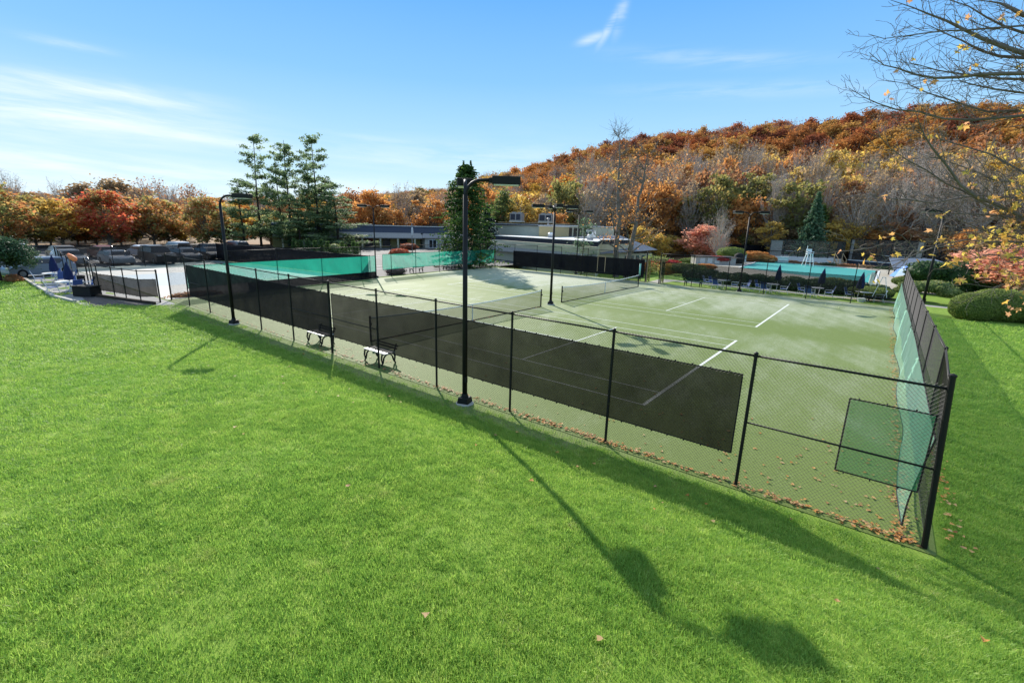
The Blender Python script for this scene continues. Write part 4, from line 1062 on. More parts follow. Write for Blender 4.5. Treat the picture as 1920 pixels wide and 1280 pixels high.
keys = ['round0', 'round1', 'round2', 'round3', 'tall0', 'tall1', 'sparse0', 'sparse1', 'bare0', 'bare1']
wm_ = [joined(k, 'wood_'+k) for k in keys]
pts, kd, sc_, ro = [], [], [], []
for c_ in hillc:
    if id(c_) in near_set: continue
    D, a, x_, y_, u = c_
    if D < 128 and u < 1085: continue
    zt = tz(x_, y_); q = rg.uniform()
    if zt > 16: k = int(rg.integers(0, 4)) if q < .84 else int(rg.integers(6, 8))
    else: k = int(rg.integers(0, 6)) if q < .6 else int(rg.integers(6, 10))
    if u < 880: k = int(rg.integers(0, 10))
    if u < 640 and (D < 150 or rg.uniform() < .45): continue
    w = rg.uniform(1.1, 1.7); hh = rg.uniform(.95, 1.35) if u > 900 else rg.uniform(.62, .98)
    pts.append((x_, y_, zt-.3)); kd.append(k); sc_.append((w, w, hh)); ro.append((0, 0, rg.uniform(0, 6.28)))
scatter('hillside_wood', pts, kd, sc_, ro, wm_, 'mass of autumn trees covering the hill up to the skyline', 'wood')
print('near trees', len(near_ones), 'mass', len(pts))
exec_marker = 2
# ------------------------------------------------------------------ light and sky
SUN_EL = R(29.5); SUND = Vector((-.84, .54, 0)).normalized()
sd = Vector((SUND.x*math.cos(SUN_EL), SUND.y*math.cos(SUN_EL), math.sin(SUN_EL)))
sl = bpy.data.lights.new('sun', 'SUN'); sl.energy = 5.0; sl.angle = R(.53); sl.color = (1, .94, .85)
so = bpy.data.objects.new('sun', sl); COL.objects.link(so); so.rotation_euler = sd.to_track_quat('Z', 'Y').to_euler(); so.location = (0, 0, 60)
w = bpy.data.worlds.new('World'); SC.world = w; w.use_nodes = True; w.node_tree.nodes.clear()
x = N(w.node_tree); wo = x.node('ShaderNodeOutputWorld'); bg = x.node('ShaderNodeBackground')
sk = x.node('ShaderNodeTexSky', sky_type='NISHITA'); sk.sun_disc = False; sk.sun_elevation = SUN_EL; sk.sun_rotation = math.atan2(SUND.x, SUND.y)
sk.air_density = 1.0; sk.dust_density = .35; sk.ozone_density = 2.2; sk.altitude = 0
g = x.node('ShaderNodeTexCoord').outputs['Generated']; s = x.xyz(g)
az = x.math('ARCTAN2', s[0], s[1]); el = x.math('ARCSINE', s[2])
def band(azc, elc, hw, hh, tilt=0.0):
    """soft streak centred at a bearing and elevation"""
    da = x.sub(az, azc); de = x.sub(x.sub(el, elc), x.mul(da, tilt))
    qa = x.math('POWER', x.math('ABSOLUTE', x.mul(da, 1/hw)), 2.5); qe = x.math('POWER', x.math('ABSOLUTE', x.mul(de, 1/hh)), 2.0)
    return x.math('EXPONENT', x.mul(x.add(qa, qe), -1.0))
wv = x.comb(x.mul(az, 2.6), x.mul(x.add(el, x.mul(az, .05)), 22), 0)
n1 = x.noise(wv, 1.0, 6, .62, .6); n2 = x.noise(x.comb(x.mul(az, 7), x.mul(el, 60), 0), 1.0, 5, .65, .3)
def dirof(u, v):
    d = (RT*((u-960)/F)-UP*((v-640)/F)+FW).normalized(); return math.atan2(d.x, d.y), math.asin(d.z)
cl = None
for (u, v, hw, hh, tl, amp) in [(60, 200, .26, .036, -.02, .95), (190, 172, .15, .016, .0, .85), (260, 238, .26, .014, -.07, .75), (60, 300, .34, .026, -.04, .9), (330, 352, .50, .036, .0, .75), (620, 300, .3, .014, 0, .35), (0, 260, .18, .05, 0, .35), (720, 262, .12, .006, -.05, .25)]:
    a_, e_ = dirof(u, v); bb = x.mul(band(a_, e_, hw, hh, tl), amp); cl = bb if cl is None else x.mx(cl, bb)
tex = x.add(.18, x.mul(x.ss(x.add(x.mul(n1, .7), x.mul(n2, .3)), .34, .68), .9))
cl = x.mul(cl, tex)
for (u, v, hw, hh, tl, amp) in [(1110, 73, .026, .007, .25, .38), (1142, 52, .018, .012, 1.3, .34), (1165, 22, .012, .026, 1.5, .26), (1330, 110, .16, .012, -.1, .16), (1390, 170, .2, .012, -.05, .13), (130, 84, .05, .005, 0, .2), (900, 300, .35, .03, 0, .2)]:
    a_, e_ = dirof(u, v); cl = x.mx(cl, x.mul(x.mul(band(a_, e_, hw, hh, tl), amp), x.mul(x.ss(n2, .3, .65), 1.35)))
cl = x.math('ADD', cl, x.mul(x.mul(x.ss(n1, .55, .8), x.sub(1.0, x.ss(el, .02, .3))), .12), clamp=True)
grad = x.ramp(x.ss(el, -.02, .75), [(0, (6.4, 8.6, 9.7)), (.10, (4.4, 7.2, 9.6)), (.30, (2.5, 5.5, 9.5)), (.56, (1.4, 4.2, 9.1)), (.80, (3.2, 5.4, 8.8)), (1, (4.6, 6.2, 8.8))])  # stops above the view are brightened to add fill light from overhead
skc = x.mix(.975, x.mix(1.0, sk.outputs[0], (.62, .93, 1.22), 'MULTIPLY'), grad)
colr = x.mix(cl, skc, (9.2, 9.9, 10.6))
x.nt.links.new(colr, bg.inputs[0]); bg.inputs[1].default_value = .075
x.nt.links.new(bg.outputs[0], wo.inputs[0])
SC.view_settings.view_transform = 'Standard'; SC.view_settings.look = 'None'; SC.view_settings.gamma = 1; SC.view_settings.exposure = 0.6
SC.cycles.transparent_max_bounces = 24; SC.cycles.max_bounces = 6
# ------------------------------------------------------------------ buildings
def frame2(A, B):
    """root transform: x runs A to B, y points away from the viewer"""
    d = Vector((B[0]-A[0], B[1]-A[1], 0)); return (A[0], A[1], 0), math.atan2(d.y, d.x), d.length
def vent(lb, x, y, z, s=1.0, g='roof vents on the low building'):
    root = thing('roof_vent', lb, 'roof vent', (x, y, z), 0, g)
    b = MB(); b.box((0, 0, .12*s), (.5*s, .5*s, .24*s)); b.build('vent_base', M_grey, root)
    b = MB(); b.lathe([(.2*s, .24*s), (.2*s, .32*s), (.34*s, .36*s), (.34*s, .5*s), (.2*s, .62*s)], 12); b.build('cap', M_white, root)
def ac_unit(lb, x, y, z, w, d, h, rz, m, g='rooftop cooling units'):
    root = thing('cooling_unit', lb, 'cooling unit', (x, y, z), rz, g)
    b = MB(); b.box((0, 0, h*.1), (w*1.08, d*1.08, h*.14)); b.build('base', M_conc, root)
    b = MB(); b.box((0, 0, h*.57), (w, d, h*.8)); b.build('casing', m, root, bevel=.03)
    for k in range(2):
        b = MB(); b.box((-w*.24+k*w*.48, -d/2-.02, h*.57), (w*.38, .05, h*.6)); b.build('grille', M_darkgrey, root)
    for k in range(2):
        b = MB(); b.lathe([(w*.17, 0), (w*.2, .12), (w*.2, .2), (w*.16, .2)], 14, (-w*.24+k*w*.48, 0, h*.97)); b.build('fan_cowl', M_grey, root)
# low building with the long grey apron roof
A = (-30.5, 41.8); B = (-9.3, 36.4); loc, rz, L = frame2(A, B)
bd = thing('low_building', 'low flat-roofed building with a long grey shingle apron behind the courts', 'building', loc, rz)
_w2 = GR(1124, 476.5, 1.5); _d = (Vector((_w2[0]-A[0], _w2[1]-A[1], 0))); _ex = Vector((math.cos(rz), math.sin(rz), 0)); _ey = Vector((-math.sin(rz), math.cos(rz), 0))
wx, wy = _d.dot(_ex), _d.dot(_ey)
b = MB(); b.prism([(.2, .6), (L-.5, .6), (wx-.3, wy+.2), (wx-.8, 16), (.2, 16)], -1.35, 2.8); b.build('wall', M_beige, bd)
b = MB()
for (x0, x1, sgn) in ((0, L, 1),):
    b.add([(0, 0, 1.36), (L, 0, 1.36), (L-1.3, 1.6, 2.85), (0, 1.6, 2.85), (0, .05, 1.22), (L, .05, 1.22), (L, .75, 1.22), (0, .75, 1.22)], [(0, 1, 2, 3), (4, 5, 1, 0), (7, 6, 5, 4)])
    b.add([(L, 0, 1.36), (wx, wy, 1.5), (wx-.3, wy+.8, 3.2), (L-1.3, 1.6, 2.85), (L-.02, .02, -1.3), (wx-.02, wy, -1.3)], [(0, 1, 2, 3), (4, 5, 1, 0)], 1)
b.build('apron_roof', [M_shingle, M_beige], bd)
b = MB(); b.prism([(0, 1.5), (L-1.25, 1.5), (wx-.4, wy+.9), (wx-.8, 16), (0, 16)], 2.83, 3.34); b.build('fascia', M_darkgrey, bd)
b = MB(); b.prism([(-.05, 1.4), (L-1.2, 1.4), (wx-.3, wy+.9), (wx-.7, 16.1), (-.05, 16.1)], 3.345, 3.43); b.build('roof', M_roofw, bd)
dx = 6.6
b = MB(); b.box((dx, .56, -.2), (1.0, .08, 2.0)); dr = b.build('door', mat('brown_door', (.13, .09, .065), .6, .3), bd)
b = MB(); b.box((dx, .515, .55), (.32, .02, .22)); b.build('notice', M_white, dr)
b = MB(); b.box((dx, .54, -.12), (1.2, .06, 2.2)); b.build('door_frame', M_tan, bd)
b = MB(); b.box((dx+1.45, .3, -.55), (.9, .6, 1.2)); b.build('meter_cabinet', M_grey, bd, bevel=.03)
for k in range(3):
    b = MB(); b.box((10.5+2.6*k, .57, .35), (1.3, .08, .9)); wn = b.build('window', M_glass, bd)
    b = MB()
    for sx in (-.68, .68): b.box((10.5+2.6*k+sx, .55, .35), (.08, .1, 1.02))
    b.box((10.5+2.6*k, .55, .84), (1.4, .1, .08)); b.box((10.5+2.6*k, .54, -.14), (1.5, .14, .08)); b.build('frame', M_white, wn)
c0, s0 = math.cos(rz), math.sin(rz)
T = lambda x_, y_: (A[0]+x_*c0-y_*s0, A[1]+x_*s0+y_*c0)
vent('white mushroom vent near the left end of the pale roof', *T(9.0, 4.5), 3.43, 1.15)
vent('white mushroom vent in the middle of the pale roof', *T(17.0, 4.0), 3.43, 1.15)
ac_unit('small white cooling unit standing against the upper wall', *T(11.8, 9.5), 3.43, 1.5, .8, 1.1, rz, M_white)
# upper storey
u0, u1 = P(905, 81), P(1012, 74); loc, rz3, L3 = frame2(u0, u1)
ub = thing('upper_storey', 'flat-roofed upper storey with pale green wall behind the low roof', 'building', loc, rz3)
b = MB(); b.box((L3/2, 5, 4.1), (L3, 10, 1.8)); b.build('wall', mat('sage_stucco', (.36, .37, .30), .9, .15, .06), ub)
b = MB(); b.box((L3/2, 5, 5.05), (L3+.5, 10.5, .16)); b.build('roof', M_darkgrey, ub)
b = MB(); b.box((L3/2, 5, 5.16), (L3+.4, 10.4, .06)); b.build('parapet_cap', M_roofw, ub)
u0, u1 = P(1011, 72.5), P(1036, 71.5); loc, rz4, L4 = frame2(u0, u1)
ob = thing('roof_structure', 'mustard walled box on the roof between the green wall and the dark bays', 'building', loc, rz4)
b = MB(); b.box((L4/2, 3, 4.0), (L4, 6, 1.9)); b.build('wall', mat('mustard_stucco', (.45, .36, .19), .9, .15, .06), ob)
b = MB(); b.box((L4/2, 3, 4.99), (L4+.2, 6.2, .1)); b.build('roof', M_roofw, ob)
u0, u1 = P(1038, 77), P(1152, 80); loc, rz5, L5 = frame2(u0, u1)
ob = thing('glazed_upper_storey', 'dark glazed upper storey with a slate blue roof above the low building', 'building', loc, rz5)
b = MB(); b.box((L5/2, 4, 4.1), (L5, 8, 1.9)); b.build('wall', M_beige, ob)
for k in range(7):
    b = MB(); b.box((.9+k*(L5*.58/7)+.2, -.03, 4.15), (L5*.58/7-.25, .08, 1.4)); b.build('window', M_glass, ob)
b = MB(); b.add([(L5*.6, -.5, 3.5), (L5, -.5, 3.5), (L5-.8, 2.5, 5.2), (L5*.6, 2.5, 5.2)], [(0, 1, 2, 3)]); b.build('slate_roof', M_navy, ob)
b = MB(); b.box((L5/2, 4, 5.15), (L5+.3, 8.3, .12)); b.build('roof', M_roofw, ob)
u0, u1 = P(936, 92), P(1058, 88); loc, rz6, L6 = frame2(u0, u1)
ob = thing('top_storey', 'long dark-edged top tier of the building carrying the cooling units', 'building', loc, rz6)
b = MB(); b.box((L6/2, 4, 4.9), (L6, 8, 1.0)); b.build('wall', M_darkgrey, ob)
b = MB(); b.box((L6/2, 4, 5.46), (L6+.4, 8.4, .12)); b.build('roof', M_tan, ob)
ac_unit('left pale cooling unit on top of the building', *P(969, 90), 5.5, 2.3, 1.6, 1.7, rz6, M_galv)
ac_unit('right pale cooling unit on top of the building', *P(1024, 89), 5.5, 2.5, 1.6, 1.6, rz6, M_galv)
b = MB(); b.tube([(0, 0, 0), (0, 0, 3.0)], .03, 6); b.tube([(-.3, 0, 2.2), (.3, 0, 2.2)], .02, 6); tag(b.build('antenna', M_galv, None, loc=(*P(975, 88), 5.5)), 'thin antenna mast standing beside the left cooling unit', 'antenna')
b = MB(); b.tube([(0, 0, 0), (0, 0, .9)], .16, 10); b.lathe([(.3, .9), (.3, 1.05), (.1, 1.2)], 12); tag(b.build('flue', M_galv, None, loc=(*P(1027.5, 84), 5.2)), 'round metal flue standing in front of the right cooling unit', 'flue')
# skylight wing
A = P(1122, 66.5); A = GR(1124, 476.5, 1.5); B = P(1238, 75); loc, rz7, L7 = frame2(A, B)
sw = thing('skylight_wing', 'building wing with a hipped slate roof and four bright skylights', 'building', loc, rz7)
b = MB(); b.box((L7/2, 4.6, .15), (L7-1.0, 7.9, 2.6)); b.build('wall', M_beige, sw)
ze, zr = 1.5, 3.6
b = MB(); i_ = 3.6
V_ = [(0, 0, ze), (L7, 0, ze+.5), (L7-i_, i_+.8, zr+.3), (0, i_+.8, zr), (L7, 9, ze+.5), (L7-i_, 5, zr+.3), (0, 9, ze), (0, 5, zr)]
b.add(V_, [(0, 1, 2, 3), (1, 4, 5, 2), (4, 6, 7, 5), (3, 2, 5, 7), (0, 6, 4, 1)]); b.add([V_[0], V_[3], V_[7], V_[6]], [(0, 1, 2, 3)], 1)
b.build('roof', [mat('slate_blue_shingles', (.17, .19, .22), .7, .3, .2, 4), M_beige], sw)
for k in range(4):
    fx = (.12+.165*k)*L7; t0, t1 = .30, .66
    zk = .45*fx/L7; pA = Vector((fx, t0*(i_+.8), ze+zk+(zr-ze)*t0)); pB = Vector((fx, t1*(i_+.8), ze+zk+(zr-ze)*t1)); w2 = L7*.045
    b = MB(); nrm = Vector((0, -(zr-ze), i_+.8)).normalized()*.12
    b.add([pA+Vector((-w2, 0, 0)), pA+Vector((w2, 0, 0)), pB+Vector((w2, 0, 0)), pB+Vector((-w2, 0, 0))]+[q_+nrm for q_ in (pA+Vector((-w2, 0, 0)), pA+Vector((w2, 0, 0)), pB+Vector((w2, 0, 0)), pB+Vector((-w2, 0, 0)))], [(4, 5, 6, 7), (0, 1, 5, 4), (1, 2, 6, 5), (2, 3, 7, 6), (3, 0, 4, 7)]); b.build('skylight', M_sky_lt, sw)
for k in range(5):
    b = MB(); b.box((L7*(.5+.1*k), .62, .2), (L7*.05, .1, 1.9)); b.build('window', M_glass, sw)
# clubhouse
A = (-67.5, 27.5); B = (-56.6, 52.2); loc, rz8, L8 = frame2(A, B)
cb = thing('clubhouse', 'long clubhouse with mansard roof shade-coloured above and a shaded porch behind the lot', 'building', loc, rz8)
b = MB(); b.box((L8/2, 7.0, .7), (L8, 10, 2.6)); b.build('wall', mat('olive_yellow_wall', (.30, .25, .10), .9, .15, .1), cb)
b = MB(); b.add([(0, 0, 2.0), (L8, 0, 2.0), (L8, 1.8, 2.9), (0, 1.8, 2.9), (0, 0, 1.85), (L8, 0, 1.85), (L8, 2.2, 1.85), (0, 2.2, 1.85)], [(0, 1, 2, 3), (4, 5, 1, 0), (7, 6, 5, 4)]); b.build('lower_roof', M_shingle, cb)
b = MB(); b.add([(0, 1.75, 2.88), (L8+6, 1.75, 2.88), (L8+6, 2.6, 4.15), (0, 2.6, 4.15), (0, 11, 4.15), (L8+6, 11, 4.15), (L8+6, 11, 2.5), (0, 11, 2.5)], [(0, 1, 2, 3), (3, 2, 5, 4), (4, 5, 6, 7)]); b.build('upper_roof', M_navy, cb)  # upper slope's dark navy is the roof-edge shade put into its colour
b = MB(); b.bar((0, 2.55, 4.2), (L8+6, 2.55, 4.2), .3, .14); b.build('roof_edge', M_roofw, cb)
for k in range(8):
    b = MB(); b.box((1.5+k*3.4, .25, .9), (.28, .28, 1.9)); b.build('porch_post', M_beige, cb)
for k in range(7):
    b = MB(); b.box((3.1+k*3.4, 1.96, .95), (1.5, .1, 1.5)); b.build('window', M_glass, cb)
wg = thing('clubhouse_wing', 'gabled wing of the clubhouse with white-framed windows left of the big spruce', 'building', (B[0], B[1], 0), rz8)
b = MB(); b.box((5.2, 4.2, .75), (9.6, 8, 2.6)); b.build('wall', mat('cream_wall', (.50, .46, .38), .9, .15, .06), wg)
b = MB(); b.add([(-.3, -.3, 2.0), (10.6, -.3, 2.0), (10.6, 3.4, 3.5), (1.2, 3.4, 3.5)], [(0, 1, 2, 3)]); b.add([(-.3, -.3, 2.0), (1.2, 3.4, 3.5), (1.2, 7, 3.5), (-.3, 9, 2.0)], [(0, 1, 2, 3)]); b.build('roof', mat('pale_grey_shingles', (.27, .26, .25), .9, .15, .12, 4), wg)
for k in range(3):
    b = MB(); b.box((2.0+k*3.0, .17, .85), (1.5, .08, 1.5)); wn = b.build('window', M_glass, wg)
    b = MB()
    for sx in (-.8, 0, .8): b.box((2.0+k*3.0+sx, .13, .85), (.09, .08, 1.6))
    for sz_ in (.08, 1.64): b.box((2.0+k*3.0, .125, sz_), (1.7, .08, .09))
    b.build('frame', M_white, wn)
# flag pole
b = MB(); b.tube([(0, 0, 0), (0, 0, 4.9)], [.07, .05], 8); fp = b.build('flag_pole', M_galv, None, smooth=True, loc=(*P(772, 76), 0)); tag(fp, 'pale flag pole in front of the clubhouse wing', 'flag pole')
b = MB(); b.lathe([(.04, 2.9), (.15, 3.05), (.18, 3.6), (.12, 4.1), (.04, 4.25)], 10, (.1, 0, 0), ruff=.2, rk=4); b.build('furled_cloth', M_offwhite, fp, smooth=True)
# ------------------------------------------------------------------ paddle courts, pool furniture
def paddle(label, A, B, depth, zb, zt, lefts, skirt, rpanel):
    loc, rz, L = frame2(A, B); root = thing('paddle_court', label, 'paddle court', loc, rz, 'screened paddle courts behind the pool')
    b = MB(); b.box((L/2, depth/2, zb/2), (L, depth, zb)); b.build('platform', skirt, root)
    n = 5
    for k in range(n+1):
        b = MB(); b.bar((L*k/n, 0, zb), (L*k/n, 0, zt), .1); b.build('post', M_black, root)
        b = MB(); b.bar((L*k/n, depth, zb), (L*k/n, depth, zt), .1); b.build('post', M_black, root)
    b = MB()
    for z in (zt, zb+.9): b.bar((0, 0, z), (L, 0, z), .09); b.bar((0, depth, z), (L, depth, z), .09); b.bar((0, 0, z), (0, depth, z), .09); b.bar((L, 0, z), (L, depth, z), .09)
    b.build('rail', M_black, root)
    b = MB(); b.quad((0, 0, zb), (L, 0, zb), (L, 0, zt), (0, 0, zt)); b.build('wire_screen', M_padscr, root); b = MB(); b.quad((0, depth, zb), (L, depth, zb), (L, depth, zt), (0, depth, zt)); b.build('wire_screen', M_padscr, root)
    b = MB(); b.box((L*lefts/2, .12, (zb+zt)/2), (L*lefts, .08, (zt-zb)*.96)); b.build('board_panel', M_wood, root)
    b = MB(); b.box((L-L*rpanel/2, .12, (zb+zt)/2), (L*rpanel, .08, (zt-zb)*.96)); b.build('end_panel', M_rubber if rpanel > .08 else M_wood, root)
    b = MB(); b.bar((L*.25, depth/2, zb+.85), (L*.85, depth/2, zb+.85), .05, .08); b.build('net_tape', M_white, root)
    b = MB(); b.bar((0, -.02, zb-.06), (L, -.02, zb-.06), .06, .1); b.build('trim', M_white, root)
    return root
paddle('left paddle court with grey board panel and white skirt behind the lifeguard chair', P(1450, 96), P(1592, 97), 8, .95, 3.75, .17, M_offwhite, .1)
paddle('right paddle court with dark platform, seen behind the branches', P(1602, 99), P(1742, 93), 8, .9, 4.25, .0001+.04, M_darkgrey, .079)
st_ = thing('wooden_steps', 'light wooden steps with a landing between the two paddle courts', 'steps', (*P(1591, 95), 0), R(38))
for k in range(4):
    b = MB(); b.box((0, .3*k, .25+.24*k), (1.3, .34, .06)); b.build('tread', M_tan, st_)
b = MB()
for sx in (-.65, .65): b.bar((sx, -.1, .0), (sx, 1.1, 1.1), .06, .2); b.bar((sx, 1.0, 0), (sx, 1.0, 2.0), .08); b.bar((sx, -.1, .1), (sx, -.1, 1.0), .08); b.bar((sx, -.1, 1.0), (sx, 1.0, 1.95), .06)
b.build('stringer', M_tan, st_)
lg = thing('lifeguard_chair', 'tall white lifeguard chair beside the teal pool cover', 'lifeguard chair', (*P(1527, 88), .01), R(30))
for sx in (-1, 1):
    for sy in (-1, 1):
        b = MB(); b.bar((sx*.62, sy*.62, 0), (sx*.32, sy*.3, 1.85), .09); b.build('leg', M_white, lg)
b = MB(); b.box((0, 0, 1.88), (.85, .75, .08)); b.build('seat', M_white, lg)
b = MB(); b.box((0, .35, 2.25), (.8, .07, .75)); b.bar((-.3, .35, 2.6), (-.3, .35, 3.1), .06); b.build('backrest', M_white, lg)
for sx in (-.42, .42):
    b = MB(); b.bar((sx, -.35, 2.2), (sx, .35, 2.2), .07); b.bar((sx, -.33, 1.9), (sx, -.33, 2.2), .07); b.build('armrest', M_white, lg)
for k in range(4):
    w_ = 1.2-.16*k; b = MB(); b.bar((-w_/2, -.62+.08*k, .3+.4*k), (w_/2, -.62+.08*k, .3+.4*k), .07); b.build('rung', M_white, lg)
# second white frame by the pool (diving or slide stand)
b = MB()
for a_, c_ in (((-.9, 0, 0), (-.35, 0, 1.35)), ((.7, 0, 0), (.35, 0, 1.35)), ((-.35, 0, 1.35), (.35, 0, 1.35)), ((-.2, .6, 0), (-.1, .1, 1.3)), ((.1, .6, 0), (.1, .1, 1.3))): b.bar(a_, c_, .06)
b.box((.05, .02, .95), (.28, .05, 1.2))
tag(b.build('pool_stand', M_white, None, loc=(*P(1655, 57), .01)), 'white frame with a board standing near the right end of the pool', 'pool stand')
# canopy roof and tilted umbrella
cn = thing('shade_canopy', 'low grey-blue sloping roof behind the clipped shrubs at right', 'canopy', (*P(1735, 80), 0), R(35))
b = MB(); b.add([(-4.5, -2.5, 1.0), (4.5, -2.5, 1.0), (3.4, 1.6, 2.2), (-2.4, 1.6, 2.2), (-4.5, -2.5, .9), (4.5, -2.5, .9), (3.4, 1.6, 2.1), (-2.4, 1.6, 2.1)], [(0, 1, 2, 3), (7, 6, 5, 4), (0, 4, 5, 1), (1, 5, 6, 2), (2, 6, 7, 3), (3, 7, 4, 0)]); b.build('roof', mat('blue_grey_canvas', (.16, .19, .24), .8, .2, .1), cn)
for px_, py_, h_ in ((-4.2, -2.3, 1.0), (4.2, -2.3, 1.0), (-2.2, 1.4, 2.1), (3.2, 1.4, 2.1)):
    b = MB(); b.bar((px_, py_, 0), (px_, py_, h_), .1); b.build('post', M_rubber, cn)
um = thing('open_umbrella', 'open light blue and white umbrella tilted beside the clipped shrubs', 'umbrella', (*P(1735, 61), 0), 0); um.rotation_euler = (R(8), R(-22), 0)
b = MB(); b.tube([(0, 0, 0), (0, 0, 2.35)], .025, 8); b.build('pole', M_white, um)
b = MB()
for k in range(8):
    t0, t1 = k*math.pi/4, (k+1)*math.pi/4
    for (r0, z0, r1, z1) in ((.02, 2.35, .7, 2.15), (.7, 2.15, 1.35, 1.75)):
        b.add([(r0*math.cos(t0), r0*math.sin(t0), z0), (r1*math.cos(t0), r1*math.sin(t0), z1), (r1*math.cos(t1), r1*math.sin(t1), z1), (r0*math.cos(t1), r0*math.sin(t1), z0)], [(0, 1, 2, 3)], k % 2)
b.build('canopy', [mat('sky_blue_canvas', (.12, .3, .75), .7, .2), mat('pale_blue_canvas', (.55, .68, .85), .7, .2)], um)
# ------------------------------------------------------------------ shrubs
def shrub(name, label, cat, x, y, blobs, leafm, leaf=.1, dens=260, group=None, rz=0, z=None, stem=True, rough=.08, seed=0):
    """blobs: (cx, cy, cz, rx, ry, rz); leafy cards over solid cores, one crown"""
    rg2 = np.random.default_rng(seed+int(abs(x*7+y*3)))
    root = thing(name, label, cat, (x, y, tz(x, y) if z is None else z), rz, group)
    C = []; Nn = []
    for (cx, cy, cz, rx, ry, rz_) in blobs:
        area = 4*math.pi*((rx*ry+rx*rz_+ry*rz_)/3); n = int(area*dens*.75)
        d = rg2.normal(size=(n, 3)); d /= np.linalg.norm(d, axis=1)[:, None]
        bump = 1+rough*(np.sin(d[:, 0]*7+cx)*np.sin(d[:, 1]*6+1)*np.cos(d[:, 2]*5))-rough*.8*rg2.uniform(0, 1, n)**2*2
        p = d*np.array([rx, ry, rz_])*bump[:, None]+np.array([cx, cy, cz]); k = p[:, 2] > .02
        for (c2x, c2y, c2z, r2x, r2y, r2z) in blobs:
            if (c2x, c2y, c2z) != (cx, cy, cz): k &= (((p-np.array([c2x, c2y, c2z]))/np.array([r2x, r2y, r2z]))**2).sum(1) > .8
        nn = d/np.array([rx, ry, rz_]); nn /= np.linalg.norm(nn, axis=1)[:, None]
        C.append(p[k]); Nn.append(nn[k])
    C = np.concatenate(C); Nn = np.concatenate(Nn); V, Fq = cards(C, leaf, rg2, nrm=Nn)
    me = np_mesh('crown', V, Fq, leafm, rg2.uniform(0, 1, len(C))); o = bpy.data.objects.new('crown', me); COL.objects.link(o); o.parent = root
    b = MB()
    for (cx, cy, cz, rx, ry, rz_) in blobs:
        bm = bmesh.new(); bmesh.ops.create_icosphere(bm, subdivisions=3, radius=1)
        b.add([(cx+v.co.x*rx*.88*(1+rough*math.sin(v.co.x*7+cx)*math.sin(v.co.y*6+1)), cy+v.co.y*ry*.88, max(-.05, cz+v.co.z*rz_*.9)) for v in bm.verts], [[v.index for v in f.verts] for f in bm.faces]); bm.free()
    b.build('branches', leafm, root, smooth=True)
    if stem:
        b = MB(); b.tube([(0, 0, -.1), (0, 0, .3)], .06, 6); b.build('stem', M_bark2, root)
    return root
shrub('clipped_hedge', 'large smooth clipped yew hedge on the lawn at the right edge', 'hedge', 22.6, 29.4,
      [(-.9, -.75, .75, 1.2, 1.0, .95), (.3, .1, .9, 1.7, 1.2, 1.08), (1.9, .8, .85, 1.9, 1.3, 1.1), (3.6, 1.9, .9, 1.6, 1.3, 1.05)], L_yew, .055, 900, rough=.035)
shrub('flowering_shrub', 'pale yellow-green spreading shrub with bare stems right of the lamp post', 'shrub', *P(1768, 49), [(-.9, 0, 1.15, 1.0, .9, .45), (.4, .3, 1.25, 1.2, 1.0, .5), (1.2, -.2, .95, .8, .8, .4)], L_shrub, .10, 260, rough=.2)
shrub('rhododendron', 'large dark green rhododendron behind the clipped hedge', 'shrub', *P(1808, 57), [(-1.6, 0, 1.9, 1.7, 1.4, 1.05), (.6, .2, 1.8, 2.0, 1.6, 1.2), (2.0, .4, 1.4, 1.4, 1.2, .9), (.5, 0, .7, 1.2, 1.0, .8)], L_dshrub, .14, 170, rough=.2)
shrub('clipped_shrub', 'smooth clipped olive cushion under the blue umbrella', 'shrub', *P(1738, 57), [(0, 0, .95, 1.7, 1.2, .5), (.9, .2, .8, 1.2, 1, .5)], L_yew, .07, 600, rough=.04)
shrub('clipped_shrub', 'low flat clipped cushion beside the top of the right side fence', 'shrub', *P(1728, 50), [(0, 0, .75, .9, .8, .3)], L_yew, .06, 600, rough=.04)
shrub('clipped_shrub', 'flat round clipped cushion behind the white A-shaped handle', 'shrub', *P(1658, 46.5), [(0, 0, .75, 1.5, 1.1, .35)], L_yew, .06, 500, rough=.04)
bl = [(0+1.5*k, .3*math.sin(k*1.7), .55+.08*math.sin(k*2.3), 1.15, .8, .66) for k in range(11)]
shrub('boundary_hedge', 'long dark hedge between the patio chairs and the pool', 'hedge', 1.8, 36.6, bl, L_dshrub, .11, 190, rough=.14, rz=R(-2))
shrub('bronze_shrub', 'bronze-tipped rounded shrub in front of the long dark hedge', 'shrub', 13.5, 37.6, [(0, 0, .7, 1.8, .9, .62)], L_shrub, .1, 240, rough=.12)
gs = 'shrubs in the garden left of the pool'
